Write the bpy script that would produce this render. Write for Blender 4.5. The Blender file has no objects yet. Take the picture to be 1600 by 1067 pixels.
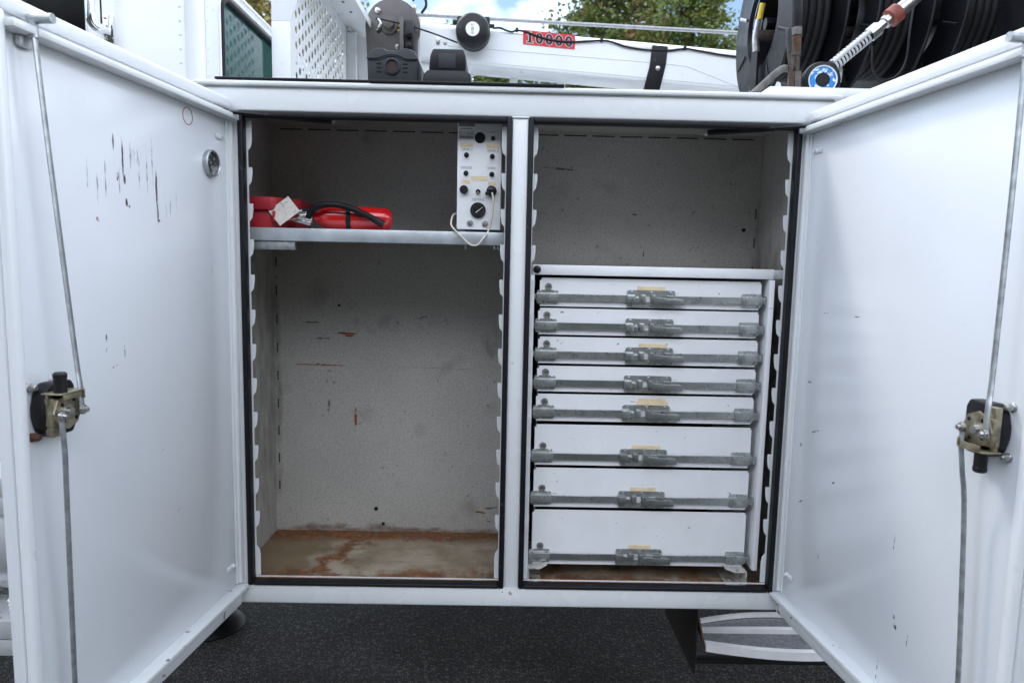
import bpy, bmesh, math, random
from mathutils import Vector, Matrix
R = math.radians
random.seed(7)
scene = bpy.context.scene
COL = scene.collection

# ------------------------------------------------------------------ camera
cam_data = bpy.data.cameras.new('camera')
cam = bpy.data.objects.new('camera', cam_data); COL.objects.link(cam)
pitch, yaw, roll = 0.11268, 0.01252, 0.02111
fw = Vector((math.sin(yaw)*math.cos(pitch), math.cos(yaw)*math.cos(pitch), -math.sin(pitch)))
rt = Vector((math.cos(yaw), -math.sin(yaw), 0)); up = rt.cross(fw)
rt2 = rt*math.cos(roll) + up*math.sin(roll); up2 = up*math.cos(roll) - rt*math.sin(roll)
m = Matrix((rt2, up2, -fw)).transposed().to_4x4()
m.translation = Vector((-0.0319, -1.7431, 0.8597))
cam.matrix_world = m
cam_data.sensor_width = 36; cam_data.lens = 24.0
cam_data.clip_start = 0.05; cam_data.clip_end = 3000
cam_data.dof.use_dof = True; cam_data.dof.focus_distance = 1.75; cam_data.dof.aperture_fstop = 5.6
scene.camera = cam

# ------------------------------------------------------------------ light
sun_from = Vector((-0.46, 0.36, 0.81)).normalized()
SUN_EL = math.asin(sun_from.z); SUN_AZ = math.atan2(sun_from.x, sun_from.y)
world = bpy.data.worlds.new('World'); scene.world = world; world.use_nodes = True
wt = world.node_tree; wt.nodes.clear()
def wn(t, **k):
    n = wt.nodes.new(t)
    for a, b in k.items(): setattr(n, a, b)
    return n
sky = wn('ShaderNodeTexSky', sky_type='NISHITA', sun_disc=False)
sky.sun_elevation = SUN_EL; sky.sun_rotation = SUN_AZ
sky.air_density = 1.0; sky.dust_density = 0.3; sky.ozone_density = 1.0
tcw = wn('ShaderNodeTexCoord')
mpw = wn('ShaderNodeMapping'); mpw.inputs['Scale'].default_value = (1.0, 1.0, 1.9); mpw.inputs['Location'].default_value = (1.14, 8.61, 1.36)
nzw = wn('ShaderNodeTexNoise'); nzw.inputs['Scale'].default_value = 1.7; nzw.inputs['Detail'].default_value = 7; nzw.inputs['Roughness'].default_value = 0.55
rpw = wn('ShaderNodeMapRange'); rpw.inputs['From Min'].default_value = 0.43; rpw.inputs['From Max'].default_value = 0.60
mxw = wn('ShaderNodeMix', data_type='RGBA'); mxw.inputs['B'].default_value = (23, 24.6, 27.5, 1)
bgw = wn('ShaderNodeBackground'); bgw.inputs['Strength'].default_value = 0.12
outw = wn('ShaderNodeOutputWorld')
L = wt.links.new
L(tcw.outputs['Generated'], mpw.inputs['Vector']); L(mpw.outputs['Vector'], nzw.inputs['Vector'])
L(nzw.outputs['Fac'], rpw.inputs['Value']); L(rpw.outputs['Result'], mxw.inputs['Factor'])
L(sky.outputs['Color'], mxw.inputs['A']); L(mxw.outputs['Result'], bgw.inputs['Color']); L(bgw.outputs['Background'], outw.inputs['Surface'])

sd = bpy.data.lights.new('sun', 'SUN'); sd.energy = 0.85; sd.angle = R(9); sd.color = (1.0, 0.95, 0.87)
sun = bpy.data.objects.new('sun', sd); COL.objects.link(sun)
sun.rotation_euler = sun_from.to_track_quat('Z', 'Y').to_euler(); sun.location = (-4, 3, 8)

scene.view_settings.view_transform = 'Standard'; scene.view_settings.look = 'None'
scene.view_settings.gamma = 1; scene.view_settings.exposure = 0.85
scene.view_settings.use_curve_mapping = False
scene.render.engine = 'CYCLES'
scene.cycles.use_denoising = True
scene.cycles.max_bounces = 10; scene.cycles.diffuse_bounces = 5; scene.cycles.transparent_max_bounces = 12

# ------------------------------------------------------------------ mesh helpers
ORG = {}
class MB:
    def __init__(s): s.bm = bmesh.new()
    def _merge(s, b):
        me = bpy.data.meshes.new('t'); b.to_mesh(me); b.free(); s.bm.from_mesh(me); bpy.data.meshes.remove(me); return s
    def box(s, x0, x1, y0, y1, z0, z1, bev=0.0, seg=2, rot=None):
        b = bmesh.new(); bmesh.ops.create_cube(b, size=1)
        c = Vector(((x0+x1)/2, (y0+y1)/2, (z0+z1)/2)); d = (abs(x1-x0), abs(y1-y0), abs(z1-z0))
        for v in b.verts: v.co = Vector((v.co.x*d[0], v.co.y*d[1], v.co.z*d[2]))
        if bev: bmesh.ops.bevel(b, geom=list(b.edges), offset=min(bev, 0.45*min(d)), segments=seg, profile=0.5, affect='EDGES')
        for v in b.verts:
            if rot is not None: v.co = rot @ v.co
            v.co = v.co + c
        return s._merge(b)
    def cyl(s, p0, p1, r0, r1=None, seg=20, caps=True):
        p0 = Vector(p0); p1 = Vector(p1); r1 = r0 if r1 is None else r1
        return s.sweep([(p0, r0), (p1, r1)], seg, caps)
    def sweep(s, pr, seg=14, caps=True, flat=1.0, upv=None):
        b = s.bm; n = len(pr); rings = []; prev = None
        for i, (p, r) in enumerate(pr):
            a = Vector(pr[max(i-1, 0)][0]); c = Vector(pr[min(i+1, n-1)][0]); t = (c-a)
            t = t.normalized() if t.length > 1e-9 else Vector((0, 0, 1))
            if prev is None:
                h = Vector(upv) if upv else (Vector((0, 0, 1)) if abs(t.z) < 0.9 else Vector((1, 0, 0)))
                e = (h - t*h.dot(t)).normalized()
            else:
                e = (prev - t*prev.dot(t)).normalized()
            prev = e; g = t.cross(e)
            rings.append([b.verts.new(Vector(p) + e*(r*flat*math.cos(2*math.pi*k/seg)) + g*(r*math.sin(2*math.pi*k/seg))) for k in range(seg)])
        for i in range(n-1):
            for k in range(seg):
                b.faces.new((rings[i][k], rings[i][(k+1) % seg], rings[i+1][(k+1) % seg], rings[i+1][k]))
        if caps:
            b.faces.new(list(reversed(rings[0]))); b.faces.new(rings[-1])
        return s
    def tube(s, pts, r, seg=12, sub=6, flat=1.0, upv=None, caps=True):
        pts = [Vector(p) for p in pts]
        if len(pts) > 2 and sub > 1:
            q = [pts[0]*2-pts[1]] + pts + [pts[-1]*2-pts[-2]]; o = []
            for i in range(1, len(q)-2):
                for k in range(sub):
                    t = k/sub; a, b_, c, d = q[i-1], q[i], q[i+1], q[i+2]
                    o.append(0.5*((2*b_)+(c-a)*t+(2*a-5*b_+4*c-d)*t*t+(3*b_-a-3*c+d)*t**3))
            o.append(pts[-1]); pts = o
        return s.sweep([(p, r) for p in pts], seg, caps, flat, upv)
    def prism(s, poly, axis, a0, a1, bev=0.0):
        """poly = list of 2D points in the plane normal to axis ('x': (y,z), 'y': (x,z), 'z': (x,y))"""
        b = bmesh.new()
        def P(p, a):
            return {'x': (a, p[0], p[1]), 'y': (p[0], a, p[1]), 'z': (p[0], p[1], a)}[axis]
        v0 = [b.verts.new(P(p, a0)) for p in poly]; v1 = [b.verts.new(P(p, a1)) for p in poly]
        n = len(poly); f0 = b.faces.new(v0); f1 = b.faces.new(list(reversed(v1)))
        for i in range(n): b.faces.new((v0[i], v1[i], v1[(i+1) % n], v0[(i+1) % n]))
        bmesh.ops.recalc_face_normals(b, faces=b.faces)
        if bev: bmesh.ops.bevel(b, geom=list(b.edges), offset=bev, segments=2, profile=0.5, affect='EDGES', clamp_overlap=True)
        if n > 4: bmesh.ops.triangulate(b, faces=[f for f in b.faces if len(f.verts) > 4])
        return s._merge(b)
    def lathe(s, prof, origin, axis, seg=40):
        """prof = [(radius, distance along axis)], surface of revolution"""
        o = Vector(origin); ax = Vector(axis).normalized()
        e = (Vector((0, 0, 1)) if abs(ax.z) < 0.9 else Vector((1, 0, 0))); e = (e-ax*e.dot(ax)).normalized(); g = ax.cross(e)
        rings = []
        for r, h in prof:
            if r < 1e-6: rings.append([s.bm.verts.new(o+ax*h)])
            else: rings.append([s.bm.verts.new(o+ax*h+e*r*math.cos(2*math.pi*k/seg)+g*r*math.sin(2*math.pi*k/seg)) for k in range(seg)])
        for a, b in zip(rings[:-1], rings[1:]):
            for k in range(seg):
                k2 = (k+1) % seg
                if len(a) == 1 and len(b) == 1: continue
                if len(a) == 1: s.bm.faces.new((a[0], b[k2], b[k]))
                elif len(b) == 1: s.bm.faces.new((a[k], a[k2], b[0]))
                else: s.bm.faces.new((a[k], a[k2], b[k2], b[k]))
        return s
    def build(s, name, mat, parent=None, base=None, local=False, ang=38):
        b = s.bm
        off = Vector((0, 0, 0))
        if parent is not None and not local: off = ORG[parent]
        elif base is not None: off = Vector(base)
        if not local:
            for v in b.verts: v.co -= off
        bmesh.ops.recalc_face_normals(b, faces=b.faces)
        me = bpy.data.meshes.new(name); b.to_mesh(me); b.free()
        return finish(name, me, mat, parent, off, ang)
def finish(name, me, mat, parent=None, off=Vector((0, 0, 0)), ang=38):
    for p in me.polygons: p.use_smooth = True
    me.set_sharp_from_angle(angle=R(ang))
    for mm in (mat if isinstance(mat, (list, tuple)) else [mat]): me.materials.append(mm)
    o = bpy.data.objects.new(name, me); COL.objects.link(o)
    if parent is not None: o.parent = parent; ORG[o] = ORG[parent]
    else: o.location = off; ORG[o] = Vector(off)
    return o
def tag(o, label, cat, group=None):
    o['label'] = label; o['category'] = cat
    if group: o['group'] = group
    return o
def thing(name, base, label, cat, group=None):
    o = bpy.data.objects.new(name, None); COL.objects.link(o); o.location = base; ORG[o] = Vector(base); o.empty_display_size = 0.1
    return tag(o, label, cat, group)
def curve_mesh(splines, half, place):
    """flat filled outlines with holes -> mesh; place maps (x,y,z) of the curve to world"""
    cu = bpy.data.curves.new('c', 'CURVE'); cu.dimensions = '2D'; cu.fill_mode = 'BOTH'; cu.extrude = half
    for pts in splines:
        sp = cu.splines.new('POLY'); sp.points.add(len(pts)-1); sp.use_cyclic_u = True
        for i, p in enumerate(pts): sp.points[i].co = (p[0], p[1], 0, 1)
    ob = bpy.data.objects.new('c', cu); COL.objects.link(ob)
    dg = bpy.context.evaluated_depsgraph_get(); dg.update()
    me = bpy.data.meshes.new_from_object(ob.evaluated_get(dg))
    bpy.data.objects.remove(ob); bpy.data.curves.remove(cu)
    for v in me.vertices: v.co = place(v.co)
    return me
def text_mesh(txt, size, half, place, align='CENTER', shear=0.0):
    cu = bpy.data.curves.new('t', 'FONT'); cu.body = txt; cu.size = size; cu.extrude = half; cu.align_x = align; cu.align_y = 'CENTER'; cu.shear = shear
    cu.resolution_u = 3
    ob = bpy.data.objects.new('t', cu); COL.objects.link(ob)
    dg = bpy.context.evaluated_depsgraph_get(); dg.update()
    me = bpy.data.meshes.new_from_object(ob.evaluated_get(dg))
    bpy.data.objects.remove(ob); bpy.data.curves.remove(cu)
    for v in me.vertices: v.co = place(v.co)
    return me
def mesh_part(name, me, mat, parent):
    o = ORG[parent]
    for v in me.vertices: v.co = v.co - o
    return finish(name, me, mat, parent)
def circ(cx, cy, rx, ry=None, n=24):
    ry = rx if ry is None else ry
    return [(cx+rx*math.cos(2*math.pi*k/n), cy+ry*math.sin(2*math.pi*k/n)) for k in range(n)]
def rrect(x0, x1, y0, y1, r, n=5):
    o = []
    for cx, cy, a in ((x1-r, y1-r, 0), (x0+r, y1-r, 90), (x0+r, y0+r, 180), (x1-r, y0+r, 270)):
        for k in range(n+1):
            t = R(a+90*k/n); o.append((cx+r*math.cos(t), cy+r*math.sin(t)))
    return o

# ------------------------------------------------------------------ materials
def mat(name, base, rough=0.5, metal=0.0, var=0.0, vscale=8.0, bump=0.0, bscale=200.0, coat=0.0, spec=0.5,
        speck=None, marks=(), rvar=0.0, emit=None, trans=0.0, bdist=0.002):
    """marks: list of (colour, noise_scale_xyz, threshold, [(x,z,halfx,halfz,angle,strength)...]) drawn in object XZ (or other plane via key)"""
    M = bpy.data.materials.new(name); M.use_nodes = True; t = M.node_tree; N = t.nodes; lk = t.links.new
    bs = N['Principled BSDF']; bs.inputs['Roughness'].default_value = rough; bs.inputs['Metallic'].default_value = metal
    bs.inputs['Coat Weight'].default_value = coat; bs.inputs['Coat Roughness'].default_value = 0.12; bs.inputs['Specular IOR Level'].default_value = spec
    bs.inputs['Base Color'].default_value = (*base, 1)
    if trans: bs.inputs['Transmission Weight'].default_value = trans
    tc = N.new('ShaderNodeTexCoord'); vec = tc.outputs['Object']
    col = None
    def noise(scale, detail=4.0, v=None, rough_=0.55):
        n = N.new('ShaderNodeTexNoise'); n.inputs['Scale'].default_value = scale; n.inputs['Detail'].default_value = detail; n.inputs['Roughness'].default_value = rough_
        lk(v if v is not None else vec, n.inputs['Vector']); return n.outputs['Fac']
    def rng(v, a, b, c=0.0, d=1.0):
        n = N.new('ShaderNodeMapRange'); n.inputs['From Min'].default_value = a; n.inputs['From Max'].default_value = b
        n.inputs['To Min'].default_value = c; n.inputs['To Max'].default_value = d; lk(v, n.inputs['Value']); return n.outputs['Result']
    def mixc(f, a, b):
        n = N.new('ShaderNodeMix'); n.data_type = 'RGBA'; lk(f, n.inputs['Factor'])
        for s_, q in (('A', a), ('B', b)):
            if isinstance(q, tuple): n.inputs[s_].default_value = (*q, 1)
            else: lk(q, n.inputs[s_])
        return n.outputs['Result']
    def mth(op, a, b=None):
        n = N.new('ShaderNodeMath'); n.operation = op
        for i, q in enumerate((a, b)):
            if q is None: continue
            if isinstance(q, (int, float)): n.inputs[i].default_value = q
            else: lk(q, n.inputs[i])
        return n.outputs[0]
    col = base
    if var:
        f = rng(noise(vscale, 5), 0.3, 0.7)
        col = mixc(f, tuple(c*(1-var) for c in base), tuple(min(c*(1+var), 1) for c in base))
    if speck:
        for (sc_, lo, hi, scol, st) in speck:
            f = mth('MULTIPLY', rng(noise(sc_, 2.0), lo, hi), st)
            col = mixc(f, col, scol)
    for (mc, nsc, thr, ms, *soft) in marks:
        acc = None
        for (cx, cz, hx, hz, an, st) in ms:
            mp = N.new('ShaderNodeMapping'); mp.vector_type = 'TEXTURE'
            mp.inputs['Location'].default_value = (cx, 0, cz); mp.inputs['Rotation'].default_value = (0, an, 0); mp.inputs['Scale'].default_value = (hx, 1000, hz)
            lk(vec, mp.inputs['Vector'])
            ln = N.new('ShaderNodeVectorMath'); ln.operation = 'LENGTH'; lk(mp.outputs['Vector'], ln.inputs[0])
            f = rng(ln.outputs['Value'], 0.35, 1.0, st, 0.0)
            acc = f if acc is None else mth('MAXIMUM', acc, f)
        mp = N.new('ShaderNodeMapping'); mp.inputs['Scale'].default_value = nsc; lk(vec, mp.inputs['Vector'])
        nz = noise(1.0, 4, mp.outputs['Vector'], 0.6)
        # wear shows where noise + mask passes the threshold
        f = rng(mth('ADD', nz, mth('MULTIPLY', mth('SUBTRACT', acc, 1.0), 0.6)), thr, thr+(soft[0] if soft else 0.12))
        col = mixc(f, col, mc)
    if not isinstance(col, tuple): lk(col, bs.inputs['Base Color'])
    if rvar:
        lk(rng(noise(vscale*2.3, 2), 0.2, 0.8, max(rough-rvar, 0.03), rough+rvar), bs.inputs['Roughness'])
    if bump:
        bp = N.new('ShaderNodeBump'); bp.inputs['Strength'].default_value = bump; bp.inputs['Distance'].default_value = bdist
        lk(noise(bscale, 4), bp.inputs['Height']); lk(bp.outputs['Normal'], bs.inputs['Normal'])
    if emit: bs.inputs['Emission Color'].default_value = (*emit[0], 1); bs.inputs['Emission Strength'].default_value = emit[1]
    return M
WHT = (0.765, 0.78, 0.785)
GRIME = (0.16, 0.14, 0.12); RUST = (0.22, 0.065, 0.018); SOOT = (0.035, 0.028, 0.028)
paint = mat('white_enamel', WHT, 0.30, var=0.03, vscale=5, bump=0.03, bscale=350, coat=0.2, rvar=0.04,
            speck=[(26, 0.66, 0.90, (0.50, 0.47, 0.41), 0.45), (140, 0.76, 0.80, (0.35, 0.31, 0.27), 0.5)])
drawer_paint = mat('white_drawer_enamel', (0.80, 0.80, 0.81), 0.38, var=0.05, vscale=6, bump=0.04, bscale=300, rvar=0.08,
            speck=[(22, 0.68, 0.80, (0.45, 0.40, 0.33), 0.3), (90, 0.73, 0.77, (0.25, 0.22, 0.2), 0.6)])
rail_paint = mat('white_rail_enamel', WHT, 0.26, var=0.03, vscale=4, bump=0.03, bscale=300, coat=0.3, rvar=0.06,
            speck=[(60, 0.74, 0.78, (0.4, 0.33, 0.25), 0.45)],
            marks=[(RUST, (90, 90, 90), 0.42, [(-0.685, -0.012, 0.012, 0.006, 0, 1.0), (0.0, -0.012, 0.012, 0.012, 0, 1.1), (-0.022, -0.010, 0.006, 0.004, 0, 0.9), (-0.7, -0.012, 0.008, 0.006, 0, 1)])])
frame_white = mat('white_interior_metal', (0.66, 0.66, 0.65), 0.45, var=0.08, vscale=14, bump=0.03, speck=[(60, 0.66, 0.75, (0.3, 0.25, 0.2), 0.5)])
rubber = mat('black_rubber', (0.008, 0.008, 0.010), 0.5, spec=0.25, var=0.3, vscale=40, bump=0.1, bscale=400, speck=[(50, 0.70, 0.76, (0.09, 0.08, 0.075), 0.6)])
black_plastic = mat('black_plastic', (0.011, 0.011, 0.0125), 0.42, spec=0.3, var=0.25, vscale=20, bump=0.08, bscale=600, speck=[(30, 0.66, 0.8, (0.06, 0.055, 0.05), 0.5)])
black_paint = mat('black_paint', (0.007, 0.007, 0.009), 0.36, spec=0.3, var=0.2, vscale=10, bump=0.03, speck=[(35, 0.68, 0.78, (0.07, 0.065, 0.06), 0.5)], rvar=0.08)
grey_plastic = mat('grey_plastic', (0.032, 0.034, 0.040), 0.5, spec=0.3, var=0.15, vscale=20, bump=0.1, bscale=500, speck=[(60, 0.68, 0.78, (0.14, 0.13, 0.12), 0.5)])
galv = mat('galvanized_steel', (0.42, 0.44, 0.44), 0.42, metal=0.75, var=0.28, vscale=55, bump=0.06, bscale=220, rvar=0.1,
           speck=[(30, 0.60, 0.78, (0.16, 0.16, 0.15), 0.6), (120, 0.72, 0.78, (0.13, 0.10, 0.07), 0.5)])
galv_dark = mat('worn_zinc_steel', (0.27, 0.28, 0.275), 0.34, metal=0.8, var=0.15, vscale=30, bump=0.04, bscale=260, rvar=0.1,
           speck=[(60, 0.58, 0.76, (0.10, 0.095, 0.085), 0.6)])
shelf_metal = mat('galvanized_shelf', (0.50, 0.53, 0.55), 0.4, metal=0.55, var=0.2, vscale=18, bump=0.03, rvar=0.08,
           speck=[(28, 0.62, 0.8, (0.25, 0.23, 0.2), 0.5)])
zinc_gold = mat('yellow_zinc', (0.42, 0.37, 0.26), 0.34, metal=0.8, var=0.35, vscale=45, rvar=0.1, speck=[(35, 0.52, 0.7, (0.20, 0.18, 0.13), 0.75), (60, 0.6, 0.75, (0.34, 0.36, 0.14), 0.6), (40, 0.66, 0.74, (0.16, 0.07, 0.03), 0.8)])
steel = mat('plain_steel', (0.48, 0.47, 0.46), 0.3, metal=0.9, var=0.2, vscale=60, bump=0.04, speck=[(50, 0.66, 0.75, (0.16, 0.09, 0.05), 0.5)])
rusty = mat('rusty_steel', (0.10, 0.045, 0.022), 0.75, var=0.5, vscale=60, bump=0.3, bscale=150)
chrome = mat('chrome', (0.82, 0.83, 0.84), 0.08, metal=1.0)
alu = mat('brushed_aluminium', (0.72, 0.73, 0.74), 0.32, metal=0.55, var=0.08, vscale=12, bump=0.05, bscale=120, speck=[(20, 0.66, 0.8, (0.4, 0.38, 0.36), 0.5)])
red_plastic = mat('red_plastic', (0.36, 0.014, 0.026), 0.5, var=0.15, vscale=14, bump=0.04, speck=[(40, 0.68, 0.8, (0.5, 0.2, 0.2), 0.3)])
red_paint = mat('red_enamel', (0.55, 0.008, 0.010), 0.16, var=0.06, vscale=10, coat=0.6)
decal_red = mat('red_decal', (0.62, 0.028, 0.035), 0.35)
decal_black = mat('decal_navy_black', (0.012, 0.016, 0.03), 0.35)
decal_white = mat('decal_white', (0.8, 0.8, 0.8), 0.4)
paper = mat('paper_label', (0.72, 0.73, 0.74), 0.6, var=0.04, vscale=60)
paper_grey = mat('paper_band_grey', (0.16, 0.18, 0.19), 0.6)
ink = mat('printed_ink', (0.03, 0.03, 0.04), 0.6)
ink_soft = mat('faded_ink', (0.22, 0.22, 0.26), 0.6)
tape = mat('masking_tape', (0.74, 0.60, 0.38), 0.7, var=0.1, vscale=60, bump=0.15, bscale=500, speck=[(150, 0.62, 0.72, (0.36, 0.24, 0.14), 0.4)])
cream = mat('cream_cord', (0.60, 0.55, 0.44), 0.5, var=0.1, vscale=50)
paper_tag = mat('inspection_tag', (0.60, 0.56, 0.50), 0.6, var=0.08, vscale=50, speck=[(150, 0.6, 0.66, (0.25, 0.23, 0.22), 0.7)])
winch_brown = mat('winch_grey_brown', (0.085, 0.075, 0.07), 0.5, var=0.15, vscale=15, bump=0.04)
yellow = mat('warning_yellow', (0.62, 0.45, 0.04), 0.5, var=0.1, vscale=40)
blue_dial = mat('blue_dial', (0.02, 0.20, 0.52), 0.35, var=0.2, vscale=60, speck=[(90, 0.52, 0.6, (0.7, 0.75, 0.8), 0.9)])
hose_grey = mat('worn_hose', (0.10, 0.095, 0.085), 0.65, var=0.4, vscale=40, bump=0.2, bscale=250)
bronze = mat('weathered_bronze', (0.075, 0.060, 0.047), 0.45, metal=0.6, var=0.35, vscale=60, bump=0.15, bscale=200)
mirror_dark = mat('dark_lens', (0.05, 0.055, 0.06), 0.12, coat=0.5, speck=[(45, 0.55, 0.62, (0.35, 0.34, 0.28), 0.8)])
void = mat('dark_cab_interior', (0.006, 0.006, 0.006), 0.8)
glass = mat('tinted_glass', (0.035, 0.11, 0.105), 0.04, spec=0.35)
mudrub = mat('mud_flap_rubber', (0.009, 0.006, 0.005), 0.7, var=0.4, vscale=14, bump=0.1)
chassis_m = mat('chassis_black', (0.02, 0.018, 0.017), 0.6, var=0.3, vscale=10, bump=0.1)

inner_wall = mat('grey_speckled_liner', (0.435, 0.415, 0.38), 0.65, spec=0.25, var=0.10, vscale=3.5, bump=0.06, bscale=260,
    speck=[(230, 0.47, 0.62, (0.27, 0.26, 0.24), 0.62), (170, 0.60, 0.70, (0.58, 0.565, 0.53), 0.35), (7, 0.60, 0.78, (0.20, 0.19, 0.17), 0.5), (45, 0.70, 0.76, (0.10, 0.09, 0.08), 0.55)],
    marks=[(RUST, (40, 40, 90), 0.38, [(-0.53, 0.632, 0.065, 0.007, 0.0, 1.15), (-0.52, 0.624, 0.028, 0.006, 0, 1.1), (-0.60, 0.530, 0.16, 0.0040, 0.012, 1.1), (-0.612, 0.531, 0.035, 0.009, 0, 1.05),
                                      (-0.50, 0.365, 0.009, 0.060, 0.0, 1.05), (-0.10, 0.055, 0.035, 0.009, 0.15, 0.95)]),
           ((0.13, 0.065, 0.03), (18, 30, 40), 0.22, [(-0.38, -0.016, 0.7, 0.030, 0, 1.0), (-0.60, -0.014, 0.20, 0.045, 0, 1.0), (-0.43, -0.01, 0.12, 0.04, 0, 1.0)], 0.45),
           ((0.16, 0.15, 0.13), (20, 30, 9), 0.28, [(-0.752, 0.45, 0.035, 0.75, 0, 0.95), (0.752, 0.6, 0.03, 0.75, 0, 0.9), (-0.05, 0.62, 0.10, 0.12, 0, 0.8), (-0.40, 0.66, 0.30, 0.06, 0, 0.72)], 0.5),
           ((0.12, 0.12, 0.12), (50, 50, 60), 0.40, [(-0.585, 0.395, 0.010, 0.07, 0.06, 1.0), (-0.64, 0.665, 0.06, 0.005, 0, 1.0), (-0.60, 0.615, 0.05, 0.006, -0.02, 1.0), (-0.05, 0.022, 0.05, 0.006, 0.2, 1.0), (-0.06, 0.07, 0.05, 0.006, -0.1, 1.0),
                                                   (0.12, 1.155, 0.10, 0.007, 0.08, 1.0), (0.37, 1.02, 0.02, 0.006, 0.1, 1), (0.55, 1.03, 0.008, 0.02, 0.5, 1), (0.40, 0.90, 0.004, 0.025, 0, 1), (-0.25, 0.68, 0.16, 0.03, 0, 0.75)]),
           ((0.17, 0.165, 0.155), (90, 30, 90), 0.40, [(r_.uniform(-0.72, 0.70), r_.uniform(0.1, 1.1), r_.uniform(0.006, 0.035), r_.uniform(0.003, 0.006), r_.uniform(-1.2, 1.2), 0.97) for r_ in [random.Random(91)] for k in range(22)], 0.2),
           ((0.30, 0.24, 0.12), (30, 30, 60), 0.36, [(-0.2, 0.526, 0.35, 0.002, 0.01, 1.0)])])
# cabinet floor: dirty, rust pooled along the edges
floor_m = bpy.data.materials.new('rusty_cabinet_floor'); floor_m.use_nodes = True
def build_floor(M):
    t = M.node_tree; N = t.nodes; lk = t.links.new; bs = N['Principled BSDF']
    tc = N.new('ShaderNodeTexCoord'); sx = N.new('ShaderNodeSeparateXYZ'); lk(tc.outputs['Object'], sx.inputs[0])
    def noise(s, d=5, scale=None):
        n = N.new('ShaderNodeTexNoise'); n.inputs['Scale'].default_value = s; n.inputs['Detail'].default_value = d; n.inputs['Roughness'].default_value = 0.62
        if scale:
            mp = N.new('ShaderNodeMapping'); mp.inputs['Scale'].default_value = scale; lk(tc.outputs['Object'], mp.inputs['Vector']); lk(mp.outputs['Vector'], n.inputs['Vector'])
        else: lk(tc.outputs['Object'], n.inputs['Vector'])
        return n.outputs['Fac']
    def rng(v, a, b, c=0, d=1):
        n = N.new('ShaderNodeMapRange'); n.interpolation_type = 'SMOOTHSTEP'
        for k, q in zip(('From Min', 'From Max', 'To Min', 'To Max'), (a, b, c, d)): n.inputs[k].default_value = q
        lk(v, n.inputs['Value']); return n.outputs['Result']
    def mth(op, a, b=None):
        n = N.new('ShaderNodeMath'); n.operation = op
        for i, q in enumerate((a, b)):
            if q is None: continue
            if isinstance(q, (int, float)): n.inputs[i].default_value = q
            else: lk(q, n.inputs[i])
        return n.outputs[0]
    def mix(f, a, b):
        n = N.new('ShaderNodeMix'); n.data_type = 'RGBA'; lk(f, n.inputs['Factor'])
        for s_, q in (('A', a), ('B', b)):
            if isinstance(q, tuple): n.inputs[s_].default_value = (*q, 1)
            else: lk(q, n.inputs[s_])
        return n.outputs['Result']
    x, y = sx.outputs['X'], sx.outputs['Y']
    n1 = noise(9); n2 = noise(40); wob = mth('MULTIPLY', mth('SUBTRACT', n1, 0.5), 0.22)
    yy = mth('ADD', y, wob); xx = mth('ADD', x, wob)
    base = mix(rng(n1, 0.3, 0.7), (0.23, 0.175, 0.11), (0.42, 0.35, 0.26))
    base = mix(mth('MULTIPLY', rng(noise(1, 4, (3, 14, 3)), 0.5, 0.68), 0.7), base, (0.17, 0.13, 0.085))
    base = mix(mth('MULTIPLY', rng(n2, 0.55, 0.7), 0.4), base, (0.14, 0.12, 0.10))
    left = mth('MULTIPLY', rng(xx, -0.53, -0.60), 0.85)
    base = mix(left, base, (0.17, 0.115, 0.06))
    stripe = mth('MULTIPLY', rng(mth('ABSOLUTE', mth('ADD', mth('ADD', xx, mth('MULTIPLY', y, -0.25)), 0.565)), 0.060, 0.008), 0.95)
    back = mth('MULTIPLY', rng(yy, 0.27, 0.36), 1.0); front = mth('MULTIPLY', rng(yy, 0.16, 0.075), 1.0)
    ru = mth('MAXIMUM', stripe, mth('MAXIMUM', back, front))
    patch = mth('MULTIPLY', rng(mth('MAXIMUM', mth('ABSOLUTE', mth('MULTIPLY', mth('ADD', x, 0.60), 1.5)), mth('ABSOLUTE', mth('SUBTRACT', y, 0.07))), 0.045, 0.035), 1.0)
    ru = mth('MAXIMUM', ru, patch)
    ru = mth('MULTIPLY', ru, rng(n2, 0.25, 0.5, 0.45, 1.0))
    n3 = noise(130, 4)
    ru = rng(mth('ADD', ru, mth('MULTIPLY', mth('SUBTRACT', n3, 0.5), 0.5)), 0.28, 1.05)
    rustc = mix(rng(n2, 0.35, 0.65), (0.080, 0.032, 0.012), (0.24, 0.088, 0.024))
    base = mix(mth('MULTIPLY', rng(n3, 0.62, 0.70), 0.55), base, (0.11, 0.075, 0.045))
    lk(mix(ru, base, rustc), bs.inputs['Base Color']); bs.inputs['Roughness'].default_value = 0.55
    bp = N.new('ShaderNodeBump'); bp.inputs['Strength'].default_value = 0.25; bp.inputs['Distance'].default_value = 0.003; lk(n2, bp.inputs['Height']); lk(bp.outputs['Normal'], bs.inputs['Normal'])
build_floor(floor_m)

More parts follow.
